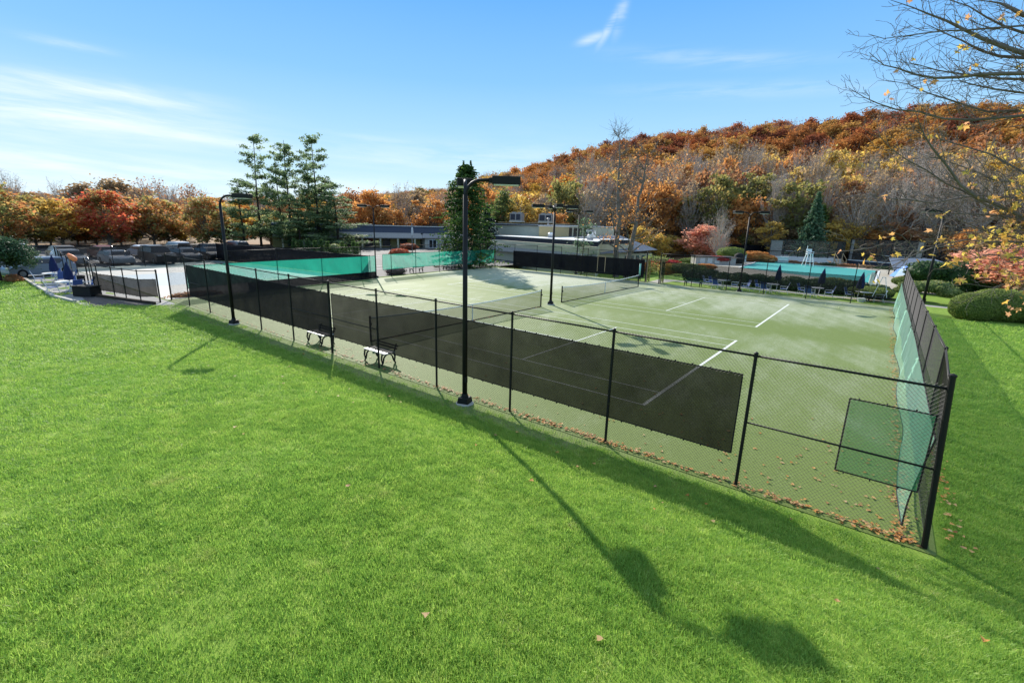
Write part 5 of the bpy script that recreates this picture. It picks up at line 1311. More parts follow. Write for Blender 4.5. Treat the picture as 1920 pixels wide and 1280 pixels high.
for (u, D, bl, lm, lf, lb) in [
    (1256, 76, [(0, 0, 1.0, 2.6, 1.5, .8)], L_redsh, .14, 'bright crimson mounded shrub right of the vine arbour'),
    (1222, 70, [(0, 0, .9, 1.6, 1.2, .7)], L_ora, .14, 'orange-yellow shrub in front of the crimson mound'),
    (1290, 72, [(0, 0, .8, 2.4, 1.4, .8), (2.2, .4, .6, 1.5, 1.2, .7)], L_shrub, .13, 'mottled green and bronze shrub right of the crimson mound'),
    (1318, 84, [(0, 0, 1.2, 3.2, 1.5, .6)], L_yew, .12, 'long low clipped green shrub behind the mottled shrub'),
    (1352, 80, [(0, 0, 1.2, 1.9, 1.2, .45)], L_redsh, .13, 'flat crimson shrub above the grey shed'),
    (1378, 84, [(0, 0, 1.7, 2.2, 1.6, .95)], L_yew, .10, 'clipped green dome beside the lamp post left of the pool'),
    (1333, 68, [(0, 0, .35, 1.4, .8, .4)], L_ora, .12, 'low orange ground shrub left of the pool corner'),
    (1422, 92, [(0, 0, .9, 2.6, 1.4, .9), (2.2, 0, .6, 1.4, 1.2, .7)], L_ora, .16, 'russet shrub between the dome and the left paddle court'),
    (1300, 60, [(0, 0, .6, 2.2, 1.0, .6)], L_shrub, .12, 'bronze green shrub behind the thin black screen'),
    (1262, 62, [(0, 0, .8, 1.3, 1.0, .8)], L_yel, .12, 'yellow-green shrub just right of the vine arbour')]:
    shrub('garden_shrub', lb, 'shrub', *P(u, D), bl, lm, lf*.9, 260, group=gs, rough=.15)
for i, u in enumerate((1420, 1452, 1480, 1512, 1548, 1585, 1622, 1660, 1700)):
    D = 94.5-i*.35
    shrub('border_plant', ['rusty low plants along the pool deck, left end', 'low bank plants below the left paddle court corner', 'rusty plants left of the lifeguard chair', 'dry plants right beside the lifeguard chair', 'low brown plants under the left paddle court skirt', 'dry plants at the foot of the wooden steps', 'dark low plants in front of the right paddle court', 'brown plants under the middle of the right paddle court', 'low plants at the right end of the pool bank'][i], 'plants', *P(u, D), [(-1.2, 0, .15, 1.6, .7, .35), (1.0, .1, .12, 1.5, .6, .3)], [L_rus, L_brn, L_dshrub][i % 3], .13, 90, group='low planting behind the pool deck', rough=.25)
# shed and dark fence left of the paddle courts
sh = thing('garden_shed', 'low grey shed with a dark roof left of the pool', 'shed', (*P(1345, 80), 0), R(35))
b = MB(); b.box((0, 0, .55), (6.0, 2.4, 1.1)); b.build('wall', M_wood, sh)
b = MB(); b.box((0, -.05, 1.15), (6.3, 2.8, .1)); b.build('roof', M_darkgrey, sh)
for k in range(3):
    b = MB(); b.box((-2+1.1*k, -1.22, .55), (.7, .06, .8)); b.build('panel', M_offwhite, sh)
b = MB(); b.box((0, 0, 1.0), (7.5, .1, 2.0)); o = b.build('screen_wall', M_scr_black2, None, loc=(*P(1406, 104), .5)); o.rotation_euler = (0, 0, R(35)); tag(o, 'black screen wall at the edge of the wood left of the paddle courts', 'screen wall')
b = MB(); b.lathe([(.6, 0), (.75, .6), (.7, 1.3), (.3, 1.6)], 14); tag(b.build('covered_heater', M_rubber, None, smooth=True, loc=(*P(1394, 81), .2)), 'tall round object under a black cover beside the green dome', 'covered object')
b = MB(); b.box((0, 0, .6), (1.0, .5, 1.0), taper=.92); b.box((0, 0, 1.14), (1.06, .56, .08)); tag(b.build('pool_box', M_offwhite, None, loc=(*P(1401, 84), .3)), 'pale cabinet standing right of the black-covered object', 'cabinet')
b = MB(); b.box((0, 0, .45), (1.5, .7, .8), taper=.95); b.box((0, 0, .9), (1.6, .8, .08)); o = b.build('towel_box', M_offwhite, None, loc=(*P(1479, 91), .2)); tag(o, 'pale storage chest in front of the left paddle court', 'chest')
# vine arbour at the gate
ar = thing('vine_arbour', 'wooden arbour wrapped in yellow vines at the back gate', 'arbour', (-.35, 31.7, 0), 0)
for sx in (-.7, .7):
    for sy in (-.35, .35):
        b = MB(); b.bar((sx, sy, 0), (sx, sy, 2.15), .09); b.build('post', M_tan, ar)
b = MB()
for sy in (-.35, .35): b.bar((-.95, sy, 2.18), (.95, sy, 2.18), .06, .12)
for k in range(6): b.bar((-.8+.32*k, -.55, 2.28), (-.8+.32*k, .55, 2.28), .04, .08)
b.build('beams', M_tan, ar)
rg3 = np.random.default_rng(9); C = np.concatenate([rg3.normal(size=(240, 3))*np.array([.07, .08, .6])+np.array([sx, .0, 1.1]) for sx in (-.72, .72)]+[rg3.normal(size=(520, 3))*np.array([.55, .3, .09])+np.array([0, 0, 2.3]), rg3.uniform(-1, 1, (260, 3))*np.array([.6, .1, .6])+np.array([0, .4, 1.5])])
V, Fq = cards(C, .11, rg3); me = np_mesh('vine', V, Fq, L_shrub, rg3.uniform(0, 1, len(C))); o = bpy.data.objects.new('vine', me); COL.objects.link(o); o.parent = ar
# left side: weeping conifer, bushes, arborvitaes
def weeping():
    rg2 = np.random.default_rng(3); paths = [limb([0, 0, -.2], [.2, 0, 2.5], rg2, 0, .12, 6)]; rads = [np.linspace(.16, .07, 6)]; LC = []
    for i in range(70):
        az = i*2.399; L = rg2.uniform(.5, 2.7)*(1+.25*math.sin(3*az)); top = 2.9+.35*math.sin(az*2+1)-.12*L
        mid = np.array([math.cos(az)*L*.6, math.sin(az)*L*.6, top+.1]); e = np.array([math.cos(az)*L, math.sin(az)*L, top-rg2.uniform(.5, 1.7)])
        p = np.array([[.15, 0, 2.3], mid*.5+np.array([0, 0, 1.4]), mid, mid*.45+e*.55+np.array([0, 0, .12]), e]); paths.append(p); rads.append(np.array([.05, .04, .03, .02, .01]))
        for j in range(5):
            t = .25+.75*j/5; q = mid+(e-mid)*t; LC.append(q+rg2.normal(size=(70, 3))*np.array([.2, .2, .17]))
        LC.append(mid+rg2.normal(size=(60, 3))*np.array([.35, .35, .1]))
    W = tubes_np(paths, rads, 5); C = np.concatenate(LC); V, Fq = cards(C, .10, rg2, .2); return (V, Fq, rg2.uniform(0, 1, len(C))), W
proto('weeping', weeping(), leafmat('weeping_needles', [(.03, .07, .035), (.05, .10, .05), (.09, .15, .07), (.12, .19, .09)], .3), M_bark2)
tree('weeping_conifer', 'weeping', 'spreading weeping conifer at the left edge beside the parked cars', -33.6, -8.6, s=.95, sz=.98, rz=0)
shrub('low_shrub', 'rusty red low shrub at the foot of the weeping conifer', 'shrub', -33.0, -8.0, [(0, 0, .2, .9, .5, .35)], L_rus, .08, 200, rough=.2)
shrub('leafy_bed', 'bed of red and brown leaves inside the left corner of the turf court fence', 'plants', -18.2, -1.3, [(0, 0, .05, .6, 1.6, .22)], L_rus, .09, 260, rough=.3, stem=False)
shrub('low_shrub', 'grey-pink low shrub outside the left end fence by the lamp post', 'shrub', -20.9, 17.0, [(0, 0, .3, .7, 1.2, .42)], leafmat('grey_pink_leaves', [(.2, .13, .12), (.3, .2, .18), (.14, .1, .09)], .2), .08, 200, rough=.2)
xx, yy_ = P(748, 78); shrub('ball_shrub', 'round orange-red shrub on a dark base in front of the clubhouse', 'shrub', xx, yy_, [(0, 0, 1.25, 1.75, 1.6, .85), (.2, 0, .5, 1.3, 1.3, .6)], L_orsh, .12, 220, rough=.12)
xx, yy_ = P(766, 84); shrub('ball_shrub', 'reddish-purple weeping maple behind the orange ball shrub', 'shrub', xx, yy_, [(0, 0, 2.0, 1.7, 1.3, .6)], L_mar, .12, 160, rough=.2)
xx, yy_ = P(787, 77); shrub('low_shrub', 'low orange shrub right of the flag pole', 'shrub', xx, yy_, [(0, 0, .35, 1.3, .9, .45)], L_orsh, .1, 200, rough=.2)
xx, yy_ = P(625, 74); shrub('pale_shrub', 'pale yellow-green shrub at the left end of the arborvitae row', 'shrub', xx, yy_, [(0, 0, .9, 1.2, 1.0, .8)], L_shrub, .1, 160, rough=.25)
for i, (u, D, s_) in enumerate([(639, 71, 1.25), (646, 73, .95), (653, 72, .7), (661, 70, 1.3), (667, 71, 1.15), (612, 73, 1.2), (600, 74, 1.3), (588, 75, 1.2), (574, 76, 1.35), (562, 77, 1.2), (549, 78, 1.3)]):
    tree('arborvitae', 'arbor', ['dark arborvitae, first right of the pale shrub', 'arborvitae second right of the pale shrub', 'smallest arborvitae in the row by the lot', 'tallest arborvitae at the right end of the row', 'arborvitae last on the right of the row', 'arborvitae just left of the pale shrub', 'arborvitae second left of the pale shrub', 'arborvitae third left of the pale shrub', 'arborvitae below the tallest pine trunk', 'arborvitae below the middle pine', 'arborvitae farthest left in the row'][i], *P(u, D), s=s_, sz=s_*1.05, group='small dark arborvitaes beside the lot')
# ------------------------------------------------------------------ cars
def car_make(label, kind, body, group, L=4.6, W_=1.85, H=1.5):
    root = thing('parked_car', label, 'car', (0, 0, 0), 0, group); hl = L/2
    if kind == 'suv': top = [(-.46, .98), (-.42, 1.0), (-.36, 1.0)]; prof = [(-.5, .32), (-.5, .62), (-.485, .66), (-.44, 1.0), (-.2, 1.04), (.12, .99), (.2, .68), (.44, .60), (.495, .5), (.5, .3)]
    elif kind == 'wagon': prof = [(-.5, .3), (-.5, .6), (-.46, .68), (-.36, .98), (-.1, 1.0), (.08, .97), (.2, .66), (.43, .56), (.49, .46), (.5, .28)]
    else: prof = [(-.5, .3), (-.5, .6), (-.42, .68), (-.3, .72), (-.16, .97), (.02, 1.0), (.1, .97), (.24, .66), (.44, .56), (.49, .46), (.5, .28)]
    P2 = [(x_*L, z_*H) for x_, z_ in prof]; belt = .64*H
    hw = lambda z_: W_/2*(1-.0*z_) if z_ <= belt else W_/2*(1-.26*(z_-belt)/(H-belt))
    b = MB(); n = len(P2); P2c = P2+[(hl*.98, .2), (-hl*.98, .2)]
    vs = [(x_, -hw(z_), z_) for x_, z_ in P2c]+[(x_, hw(z_), z_) for x_, z_ in P2c]; m_ = len(P2c)
    b.add(vs, [tuple(range(m_))[::-1], tuple(range(m_, 2*m_))]+[(i, (i+1) % m_, (i+1) % m_+m_, i+m_) for i in range(m_)]); b.build('body', body, root, bevel=.05)
    # glass band following the cabin
    up = [(x_, z_) for x_, z_ in P2 if z_ > belt+.02]
    xs0, xs1 = up[0][0], up[-1][0]
    zt_ = H*.93
    lx0 = xs0-(.06*L if kind != 'sedan' else .09*L)*.5; lx1 = xs1+.09*L
    for sy in (-1, 1):
        b = MB(); y0 = sy*(hw(belt+.03)+.012); y1 = sy*(hw(zt_)+.012)
        b.add([(lx0+.15, y0, belt+.04), (lx1-.25, y0, belt+.04), (xs1-.05, y1, zt_-.03), (xs0+.12, y1, zt_-.03)], [(0, 1, 2, 3)]); b.build('side_window', M_glass, root)
    b = MB(); w1 = hw(belt+.05)*.86; w2 = hw(zt_)*.86; b.add([(lx1-.0, -w1, belt+.07), (lx1-.0, w1, belt+.07), (xs1+.06, w2, zt_-.0), (xs1+.06, -w2, zt_-.0)], [(0, 1, 2, 3)])
    b.build('windscreen_glass', M_glass, root)
    b = MB(); b.add([(-hl+.02 if kind != 'sedan' else lx0-.1, -w1, belt+.09), (-hl+.02 if kind != 'sedan' else lx0-.1, w1, belt+.09), (xs0-.03, w2, zt_), (xs0-.03, -w2, zt_)], [(0, 1, 2, 3)]); b.build('rear_window', M_glass, root)
    for sx in (-.31, .32):
        for sy in (-1, 1):
            b = MB(); yc = sy*(W_/2-.10); b.tube([(sx*L, yc-.11, .33), (sx*L, yc+.11, .33)], .33, 18); wh = b.build('wheel', M_rubber, root)
            b = MB(); b.tube([(sx*L, yc-.12, .33), (sx*L, yc+.12, .33)], .2, 12); b.build('rim', M_galv, wh)
    for sy in (-1, 1):
        b = MB(); b.box((hl*.965, sy*W_*.34, .5*H), (.12, .36, .14)); b.build('headlight', M_lens, root)
        b = MB(); b.box((-hl*.985, sy*W_*.40, .56*H), (.1, .2, .3)); b.build('tail_light', mat('red_lens', (.35, .02, .02), .3, .5) if 'red_lens' not in MATS else MATS['red_lens'], root)
    return root
MATS['red_lens'] = mat('red_lens', (.35, .02, .02), .3, .5)
cm_ = lambda n, c: mat(n, c, .28, .6, .03)
C_bk = cm_('black_car_paint', (.015, .015, .017)); C_si = cm_('silver_car_paint', (.42, .43, .44)); C_wh = cm_('white_car_paint', (.7, .7, .7)); C_gr = cm_('grey_car_paint', (.13, .135, .14)); C_bl = cm_('slate_blue_car_paint', (.14, .19, .26)); C_rd = cm_('dark_red_car_paint', (.18, .03, .03)); C_tn = cm_('bronze_car_paint', (.16, .13, .10))
def park(label, kind, m, x, y, rz, g, H=1.5, L=4.6):
    r = car_make(label, kind, m, g, L=L, H=H); r.location = (x, y, .01); r.rotation_euler = (0, 0, rz); return r
g1 = 'cars parked behind the mesh fence of the hard court'
specs = [('dark grey car at the left end of the front row behind the mesh', 'sedan', C_gr, -47.0, -6.0, 1.45), ('silver estate car in the front row behind the mesh', 'wagon', C_si, -46.6, -2.6, 1.5), ('silver saloon next to the black off-roader in the front row', 'sedan', C_si, -45.6, .8, 1.42),
         ('large black off-roader in the middle of the front row', 'suv', C_bk, -45.0, 4.2, 1.8), ('grey saloon right of the black off-roader, front row', 'sedan', C_gr, -46.8, 7.4, 1.42), ('black saloon near the fence corner, front row', 'sedan', C_bk, -47.6, 10.2, 1.42), ('dark blue-grey estate car beyond the fence corner', 'wagon', C_bl, -48.6, 13.4, 1.5)]
for lb, k, m_, x_, y_, h_ in specs: park(lb, k, m_, x_, y_, R(4), g1, h_, 4.9 if k == 'suv' else 4.6)
specs = [('white off-roader in the second row at left', 'suv', C_wh, -55.0, -5.5, 1.75), ('bronze car in the second row behind the silver estate', 'wagon', C_tn, -55.0, -1.8, 1.5), ('dark red saloon in the second row', 'sedan', C_rd, -55.2, 1.8, 1.42), ('white saloon in the second row behind the black off-roader', 'sedan', C_wh, -55.3, 5.6, 1.42), ('silver off-roader in the second row', 'suv', C_si, -55.5, 9.3, 1.75), ('black estate car in the second row near the pines', 'wagon', C_bk, -55.8, 13.0, 1.5), ('grey off-roader at the right end of the second row', 'suv', C_gr, -56.0, 16.6, 1.75)]
for lb, k, m_, x_, y_, h_ in specs: park(lb, k, m_, x_, y_, R(184), 'cars in the second row of the lot', h_)
park('slate blue hatchback parked beside the patio umbrella', 'wagon', C_bl, -36.6, -6.2, R(-72), 'cars by the left patio', 1.5, 4.3)
park('grey-green off-roader half hidden by the weeping conifer', 'suv', C_gr, -40.6, -8.0, R(-72), 'cars by the left patio', 1.75)
park('silver car behind the weeping conifer at the far left', 'sedan', C_si, -44.6, -10.4, R(-72), 'cars by the left patio', 1.45)
exec_marker = 3
# ------------------------------------------------------------------ grass
def bladesmat():
    mt, x, out = newmat('grass_blades')
    at = x.node('ShaderNodeAttribute'); at.attribute_name = 'lv'
    oi = x.node('ShaderNodeObjectInfo'); p = x.pos()
    big = x.noise(p, .35, 4, .6); med = x.noise(p, 2.2, 3, .6)
    f = x.math('ADD', x.mul(at.outputs['Fac'], .55), x.add(x.mul(oi.outputs['Random'], .25), x.mul(x.sub(med, .5), .9)), clamp=True)
    c = x.ramp(f, [(0, (.13, .28, .045)), (.35, (.27, .45, .07)), (.62, (.39, .56, .10)), (.82, (.52, .60, .15)), (.93, (.64, .62, .30)), (1, (.85, .82, .60))])
    c = x.mix(x.mul(x.ss(big, .45, .72), .35), c, (.20, .41, .06)); brn = x.noise(p, 1.1, 5, .7); c = x.mix(x.mul(x.ss(brn, .60, .78), .45), c, (.48, .43, .19))
    d = x.node('ShaderNodeBsdfPrincipled'); x._in(d.inputs['Base Color'], c); d.inputs['Roughness'].default_value = .5; d.inputs['Specular IOR Level'].default_value = .3
    t = x.node('ShaderNodeBsdfTranslucent'); x._in(t.inputs[0], c)
    ms = x.node('ShaderNodeMixShader'); ms.inputs[0].default_value = .55; x.nt.links.new(d.outputs[0], ms.inputs[1]); x.nt.links.new(t.outputs[0], ms.inputs[2]); x.nt.links.new(ms.outputs[0], out.inputs[0]); return mt
M_blade = bladesmat()
def tuft(seed, n=26, rad=.11, h=.055, w=.0065):
    rg2 = np.random.default_rng(seed); V = []; Fq = []; lv = []
    for i in range(n):
        r_ = rad*math.sqrt(rg2.uniform()); a = rg2.uniform(0, 6.28); bx, by = r_*math.cos(a), r_*math.sin(a)
        t = rg2.uniform(0, 6.28); lx, ly = math.cos(t), math.sin(t); hh = h*rg2.uniform(.55, 1.35); le = hh*rg2.uniform(.15, .9)
        px, py = -ly*w*.5*rg2.uniform(.7, 1.3), lx*w*.5*rg2.uniform(.7, 1.3); o = len(V); v = rg2.uniform()
        V += [(bx-px, by-py, 0), (bx+px, by+py, 0), (bx+lx*le*.4+px*.8, by+ly*le*.4+py*.8, hh*.6), (bx+lx*le*.4-px*.8, by+ly*le*.4-py*.8, hh*.6),
              (bx+lx*le+px*.15, by+ly*le+py*.15, hh), (bx+lx*le-px*.15, by+ly*le-py*.15, hh)]
        Fq += [(o, o+1, o+2, o+3), (o+3, o+2, o+4, o+5)]; lv += [v, min(1, v+.1)]
    return np_mesh(f'tuft_{seed}', np.array(V), np.array(Fq), M_blade, lv)
tufts = [tuft(100+i) for i in range(5)]
rg = np.random.default_rng(21)
pts_, scs = [], []
def lawn_ok(x_, y_):
    e = edge_y(x_); a = (y_ < e-.05) & ((y_ < -3.35) | (x_ > 18.3))
    b = (x_ > 18.35) & (y_ >= -3.35) & (y_ < 27+.0*(x_))
    return a | b
camx, camy = CAM.x, CAM.y
for (D0, D1, dens, sc0) in ((2.2, 7, 330, .95), (7, 12, 230, 1.1), (12, 20, 110, 1.5), (20, 34, 42, 2.3), (34, 60, 16, 3.6)):
    a0 = math.atan2(hdir(-330).x, hdir(-330).y); a1 = math.atan2(hdir(2250).x, hdir(2250).y)
    if D0 < 12: a0 -= .25; a1 += .2
    area = (a1-a0)/2*(D1**2-D0**2); n = int(area*dens)
    D = np.sqrt(rg.uniform(D0**2, D1**2, n)); a = rg.uniform(a0, a1, n)
    x_ = camx+np.sin(a)*D; y_ = camy+np.cos(a)*D
    k = lawn_ok(x_, y_) & ~((y_ > -4.15) & (y_ < -3.0) & (x_ < 12) & (rg.uniform(size=n) < .75)); x_, y_, D = x_[k], y_[k], D[k]
    z_ = ter(x_, y_); s_ = sc0*rg.uniform(.75, 1.3, len(x_))
    near_e = np.where((y_ > -5.0) & (x_ < 18), 1.0, 1.0)
    pts_.append(np.stack([x_, y_, z_-.004], 1)); scs.append(np.stack([s_, s_, (.9+.25*(sc0-1))*rg.uniform(.7, 1.25, len(x_))*near_e], 1))
pts_ = np.concatenate(pts_); scs = np.concatenate(scs)
ro_ = np.stack([rg.normal(0, .12, len(pts_)), rg.normal(0, .12, len(pts_)), rg.uniform(0, 6.28, len(pts_))], 1)
scatter('grass', pts_, rg.integers(0, 5, len(pts_)), scs, ro_, tufts, 'short bright green lawn grass on the slope in front of the courts', 'grass')
print('tufts', len(pts_))
# ------------------------------------------------------------------ fallen leaves
def leaf_litter():
    C = []
    n = 2600; xx = rg.uniform(-14, 18, n)
    w_ = np.clip((xx+2)/14, .12, 1)*(0.45+.55*np.sin(xx*1.7)**2*np.sin(xx*.6+1)**2); k = rg.uniform(size=n) < w_; xx = xx[k]
    C.append(np.stack([xx, -3.0+rg.normal(0, .07, len(xx))+.03, .02+rg.uniform(0, .035, len(xx))], 1))
    n = 110; C.append(np.stack([18.0-np.abs(rg.normal(0, 3.0, n)), -2.9+np.abs(rg.normal(0, 2.4, n)), np.full(n, .028)], 1))
    n = 70; C.append(np.stack([rg.uniform(-5, 17.8, n), rg.uniform(-2.9, 3, n), np.full(n, .028)], 1))
    n = 420; yy2 = -2.9+33*rg.uniform(size=n)**1.6; C.append(np.stack([17.75+rg.normal(0, .09, n), yy2, .025+rg.uniform(0, .04, n)], 1))
    n = 190; C.append(np.stack([18.35+np.abs(rg.normal(0, .12, n)), rg.uniform(-2.8, 10, n), .05+rg.uniform(0, .03, n)], 1))
    n = 120; t = rg.uniform(0, 1, n); C.append(np.stack([rg.normal(0, .09, n), -1+13*t, np.full(n, .03)], 1))
    n = 60; xl = rg.uniform(0, 26, n); yl = -3.6-np.abs(rg.normal(0, 3.5, n)); C.append(np.stack([xl, yl, ter(xl, yl)+.06], 1))
    n = 60; C.append(np.stack([rg.uniform(-2, 3.2, n), rg.uniform(-3.2, -2.2, n), np.full(n, .03)], 1))
    C = np.concatenate(C); C = C[(C[:, 0] < 26)]
    V = []; Fq = []; lv = []
    for c in C:
        s_ = .045*rg.uniform(.6, 1.35); a = rg.uniform(0, 6.28); o = len(V); cu = rg.uniform(.1, .5)*s_
        for j in range(6):
            t = a+j*math.pi/3; rr = s_*(1 if j % 2 == 0 else .55)*rg.uniform(.8, 1.1); V.append((c[0]+rr*math.cos(t), c[1]+rr*math.sin(t), c[2]+cu*abs(math.sin(t-a))*rg.uniform(.5, 1.2)))
        V.append((c[0], c[1], c[2])); v = rg.uniform()
        for j in range(0, 6, 2): Fq.append((o+6, o+j, o+j+1, o+(j+2) % 6)); lv.append(v)
    return np_mesh('fallen_leaves', np.array(V), np.array(Fq), L_fall, lv)
o = bpy.data.objects.new('fallen_leaves', leaf_litter()); COL.objects.link(o); tag(o, 'dry orange and tan leaves blown along the bottom of the near fence', 'leaves', kind='stuff')
# ------------------------------------------------------------------ overhanging maple at the right
def near_maple():
    rg2 = np.random.default_rng(77)
    TX, TY = 21.3, -3.2; root_z = tz(TX, TY)
    base = np.array([TX, TY, root_z-.2])
    trunk = np.array([base, base+[.05, .05, 1.6], base+[-.1, .1, 3.4], base+[0, .2, 5.6], base+[.15, .1, 8.0], base+[.1, 0, 10.5]])
    paths = [trunk]; rads = [np.array([.24, .20, .17, .14, .10, .05])]; LC = []; tips = []
    def px(lst, sc, ox, oy): return [(ox+a/sc, oy+b/sc) for a, b in lst]
    A_ = lambda l: px(l, 3.555, 1500, 0); B_ = lambda l: px(l, 3.692, 1400, 160); C_ = lambda l: px(l, 4.8, 1520, 360)
    br = [  # (pixels from tip to root side, depth tip, depth root, radius root)
        (A_([(600, 0), (750, 50), (860, 95), (980, 140), (1090, 195), (1200, 250), (1330, 300), (1493, 355)]), 8.6, 9.0, .042),
        (A_([(455, 228), (560, 258), (720, 238), (830, 222), (970, 205), (1090, 203)]), 8.4, 8.8, .016),
        (A_([(820, 150), (950, 215), (1080, 270), (1200, 335), (1330, 375), (1493, 385)]), 9.2, 9.4, .034),
        (A_([(460, 350), (560, 435), (650, 455), (760, 495), (900, 520), (1050, 515), (1200, 495), (1493, 488)]), 8.2, 8.8, .034),
        (A_([(640, 410), (780, 430), (920, 470), (1050, 490), (1200, 510), (1350, 525), (1493, 528)]), 9.0, 9.3, .026),
        (A_([(330, 590), (430, 650), (520, 690), (640, 730), (800, 745), (950, 790), (1150, 800), (1493, 770)]), 8.4, 9.2, .026),
        (A_([(600, 540), (720, 560), (850, 620), (980, 660), (1100, 700), (1250, 745), (1493, 735)]), 9.4, 9.6, .026),
        (A_([(850, 545), (1060, 540), (1180, 570), (1300, 595), (1493, 620)]), 8.9, 9.1, .022),
        (A_([(1000, 0), (1120, 40), (1250, 120), (1370, 180), (1493, 220)]), 8.8, 9.3, .028),
        (A_([(1180, 0), (1330, 20), (1420, 60), (1493, 100)]), 9.0, 9.0, .055),
        (B_([(1165, 170), (1190, 250), (1230, 350), (1290, 440), (1390, 560), (1480, 690), (1600, 780), (1700, 810), (1850, 880), (1960, 930)]), 7.4, 8.6, .036),
        (B_([(900, 330), (1000, 440), (1100, 510), (1250, 590), (1380, 680), (1500, 730), (1700, 850), (1960, 990)]), 7.8, 8.8, .022),
        (B_([(1240, 470), (1400, 530), (1600, 600), (1700, 650), (1920, 680)]), 8.6, 9.2, .026),
        (B_([(1060, 280), (1300, 360), (1500, 420), (1700, 480), (1930, 610)]), 9.3, 9.5, .022),
        (C_([(355, 180), (460, 130), (560, 80), (720, 60), (900, 70), (1100, 100), (1300, 60), (1500, 30)]), 7.6, 8.4, .016),
        (C_([(1060, 185), (1200, 190), (1500, 200), (1700, 215), (1930, 245)]), 8.0, 8.8, .022),
        (C_([(380, 530), (560, 500), (660, 460)]), 7.4, 7.5, .006),
        (C_([(830, 640), (870, 590), (930, 520), (1000, 545), (1100, 500), (1290, 480)]), 7.6, 7.9, .008),
        (C_([(1050, 490), (1200, 470), (1400, 430), (1600, 450), (1930, 450)]), 7.8, 8.6, .022),
        (C_([(1350, 500), (1500, 590), (1600, 560), (1930, 600)]), 8.0, 8.6, .016),
        (C_([(1640, 860), (1760, 820), (1930, 800)]), 7.8, 8.3, .014),
        (C_([(1100, 320), (1300, 240), (1500, 320), (1700, 400), (1930, 420)]), 8.8, 9.2, .020),
        (C_([(1560, 70), (1700, 130), (1820, 190), (1930, 240)]), 8.2, 8.6, .03)]
    main = []
    for pix, d0, d1, rr in br:
        n = len(pix); P3 = [np.array(AT(u, v, d0+(d1-d0)*i/(n-1))) for i, (u, v) in enumerate(pix)]
        # carry the limb on to the trunk outside the picture
        last = P3[-1]; zt = min(max(last[2]-.5, root_z+2.2), root_z+9.5)
        tr = np.array([np.interp(zt, trunk[:, 2], trunk[:, 0]), np.interp(zt, trunk[:, 2], trunk[:, 1]), zt])
        if rr > .012: P3 += [last*.55+tr*.45+np.array([0, 0, .12]), tr]
        P3 = np.array(P3); m_ = len(P3); paths.append(P3[::-1]); rads.append(np.linspace(rr*.9, .003, m_)); main.append((P3[::-1], rr))
    def leafy(p):
        d = Vector(p)-CAM; w_ = d.dot(FW)
        if w_ <= .1: return 0
        v = 640-F*d.dot(UP)/w_; u = 960+F*d.dot(RT)/w_
        if v < 190: return .004
        if v < 330: return .004+(.07 if u > 1880 and v > 250 else 0)
        if v < 425: return .006+(.05 if u > 1870 else 0)
        return (.09 if u > 1800 else .035) if (v < 530 or u > 1890) else .012
    def twig(p, dirv, L, r_, lev):
        n = 5 if lev == 0 else 4; pts2 = [p]; d = dirv/np.linalg.norm(dirv)
        for i in range(n-1):
            d = d+rg2.normal(size=3)*.18+np.array([0, 0, .03]); d /= np.linalg.norm(d); pts2.append(pts2[-1]+d*L/(n-1))
        pts2 = np.array(pts2); paths.append(pts2); rads.append(np.linspace(r_, .0022, n))
        pr = leafy(pts2[-1])
        for q in pts2[1:]:
            if rg2.uniform() < pr*.9:
                for _ in range(rg2.integers(1, 5)): LC.append(q+rg2.normal(size=3)*np.array([.05, .05, .04])-np.array([0, 0, .05]))
        if lev < 2:
            for j in range(3 if lev == 0 else 2):
                i = rg2.integers(1, n); side = np.cross(d, rg2.normal(size=3)); side /= np.linalg.norm(side)
                twig(pts2[i], d*.8+side*.75, L*rg2.uniform(.35, .65), r_*.6, lev+1)
    for P3, rr in main:
        seg = np.linalg.norm(np.diff(P3, axis=0), axis=1); tot = seg.sum(); cum = np.concatenate([[0], np.cumsum(seg)])
        n = int(tot*9)
        for k in range(n):
            s_ = tot*(.16+.84*(k+rg2.uniform())/n); i = min(len(seg)-1, np.searchsorted(cum, s_)-1); f = (s_-cum[i])/seg[i]; p = P3[i]+(P3[i+1]-P3[i])*f
            d = P3[i+1]-P3[i]; d /= np.linalg.norm(d); side = np.cross(d, rg2.normal(size=3)); side /= np.linalg.norm(side); side[2] = side[2]*.7
            fr = s_/tot; twig(p, d*.9+side*.7, (1.05-fr)*.9*rg2.uniform(.4, 1.1)+.22, .0075*(1.15-fr)+.002, 0 if rg2.uniform() < .6 else 1)
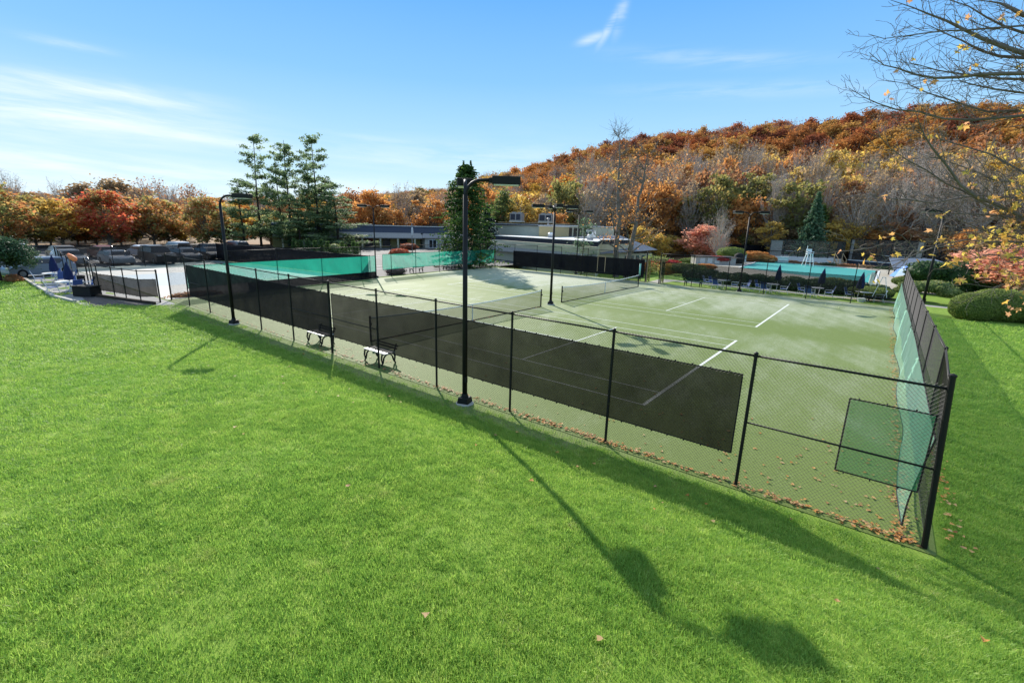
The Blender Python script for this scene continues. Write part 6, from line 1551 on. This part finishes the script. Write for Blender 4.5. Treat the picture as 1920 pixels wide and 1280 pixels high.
    # crown above and beyond the picture's edge
    for k in range(26):
        zt = rg2.uniform(4, 10)+root_z; az_ = rg2.uniform(-1.2, 2.6); L = rg2.uniform(2, 4.2)
        s0_ = np.array([TX, TY, zt]); e = s0_+np.array([math.cos(az_)*L, math.sin(az_)*L, L*.35]); p = limb(s0_, e, rg2, .03, .08, 6); paths.append(p); rads.append(np.linspace(.05, .006, 6))
        for j in range(6): q = p[rg2.integers(2, 6)]; paths.append(limb(q, q+rg2.normal(size=3)*.6, rg2, 0, .1, 4)); rads.append(np.linspace(.008, .003, 4))
    W_ = tubes_np(paths, rads, 5)
    V = []; Fq = []; lv = []
    for c in LC:
        s_ = .052*rg2.uniform(.6, 1.35); nrm = rg2.normal(size=3)+np.array([0, 0, .8]); nrm /= np.linalg.norm(nrm); a1_ = np.cross(nrm, rg2.normal(size=3)); a1_ /= np.linalg.norm(a1_); a2_ = np.cross(nrm, a1_); o = len(V); v = rg2.uniform()
        prof = [1.0, .45, .85, .4, .7, .3, .5, .3, .7, .4, .85, .45]
        for j in range(12):
            t = j*math.pi/6; rr = s_*prof[j]; V.append(c+a1_*rr*math.cos(t)+a2_*rr*math.sin(t)+nrm*s_*.25*abs(math.sin(t)))
        V.append(c)
        for j in range(0, 12, 2): Fq.append((o+12, o+j, o+j+1, o+(j+2) % 12)); Fq[-1] = (o+12, o+(j-1) % 12, o+j, o+j+1); lv.append(v)
    return (np.array(V), np.array(Fq), np.array(lv)), W_, len(LC), (TX, TY, root_z)
(cr, W_, nl, tpos) = near_maple()
mroot = thing('maple_tree', 'nearly bare maple whose branches and last orange leaves reach in from the right', 'tree', tpos)
off_ = np.array(tpos)
M_nb = mat('near_maple_bark', (.16, .13, .11), .85, .25, .35, 6)
o = bpy.data.objects.new('trunk', np_mesh('maple_trunk', W_[0]-off_, W_[1], M_nb, smooth=True)); COL.objects.link(o); o.parent = mroot
o = bpy.data.objects.new('crown', np_mesh('maple_crown', cr[0]-off_, cr[1], L_near, cr[2])); COL.objects.link(o); o.parent = mroot
print('leaves', nl, 'limbs', len(W_[0]))
exec_marker = 4
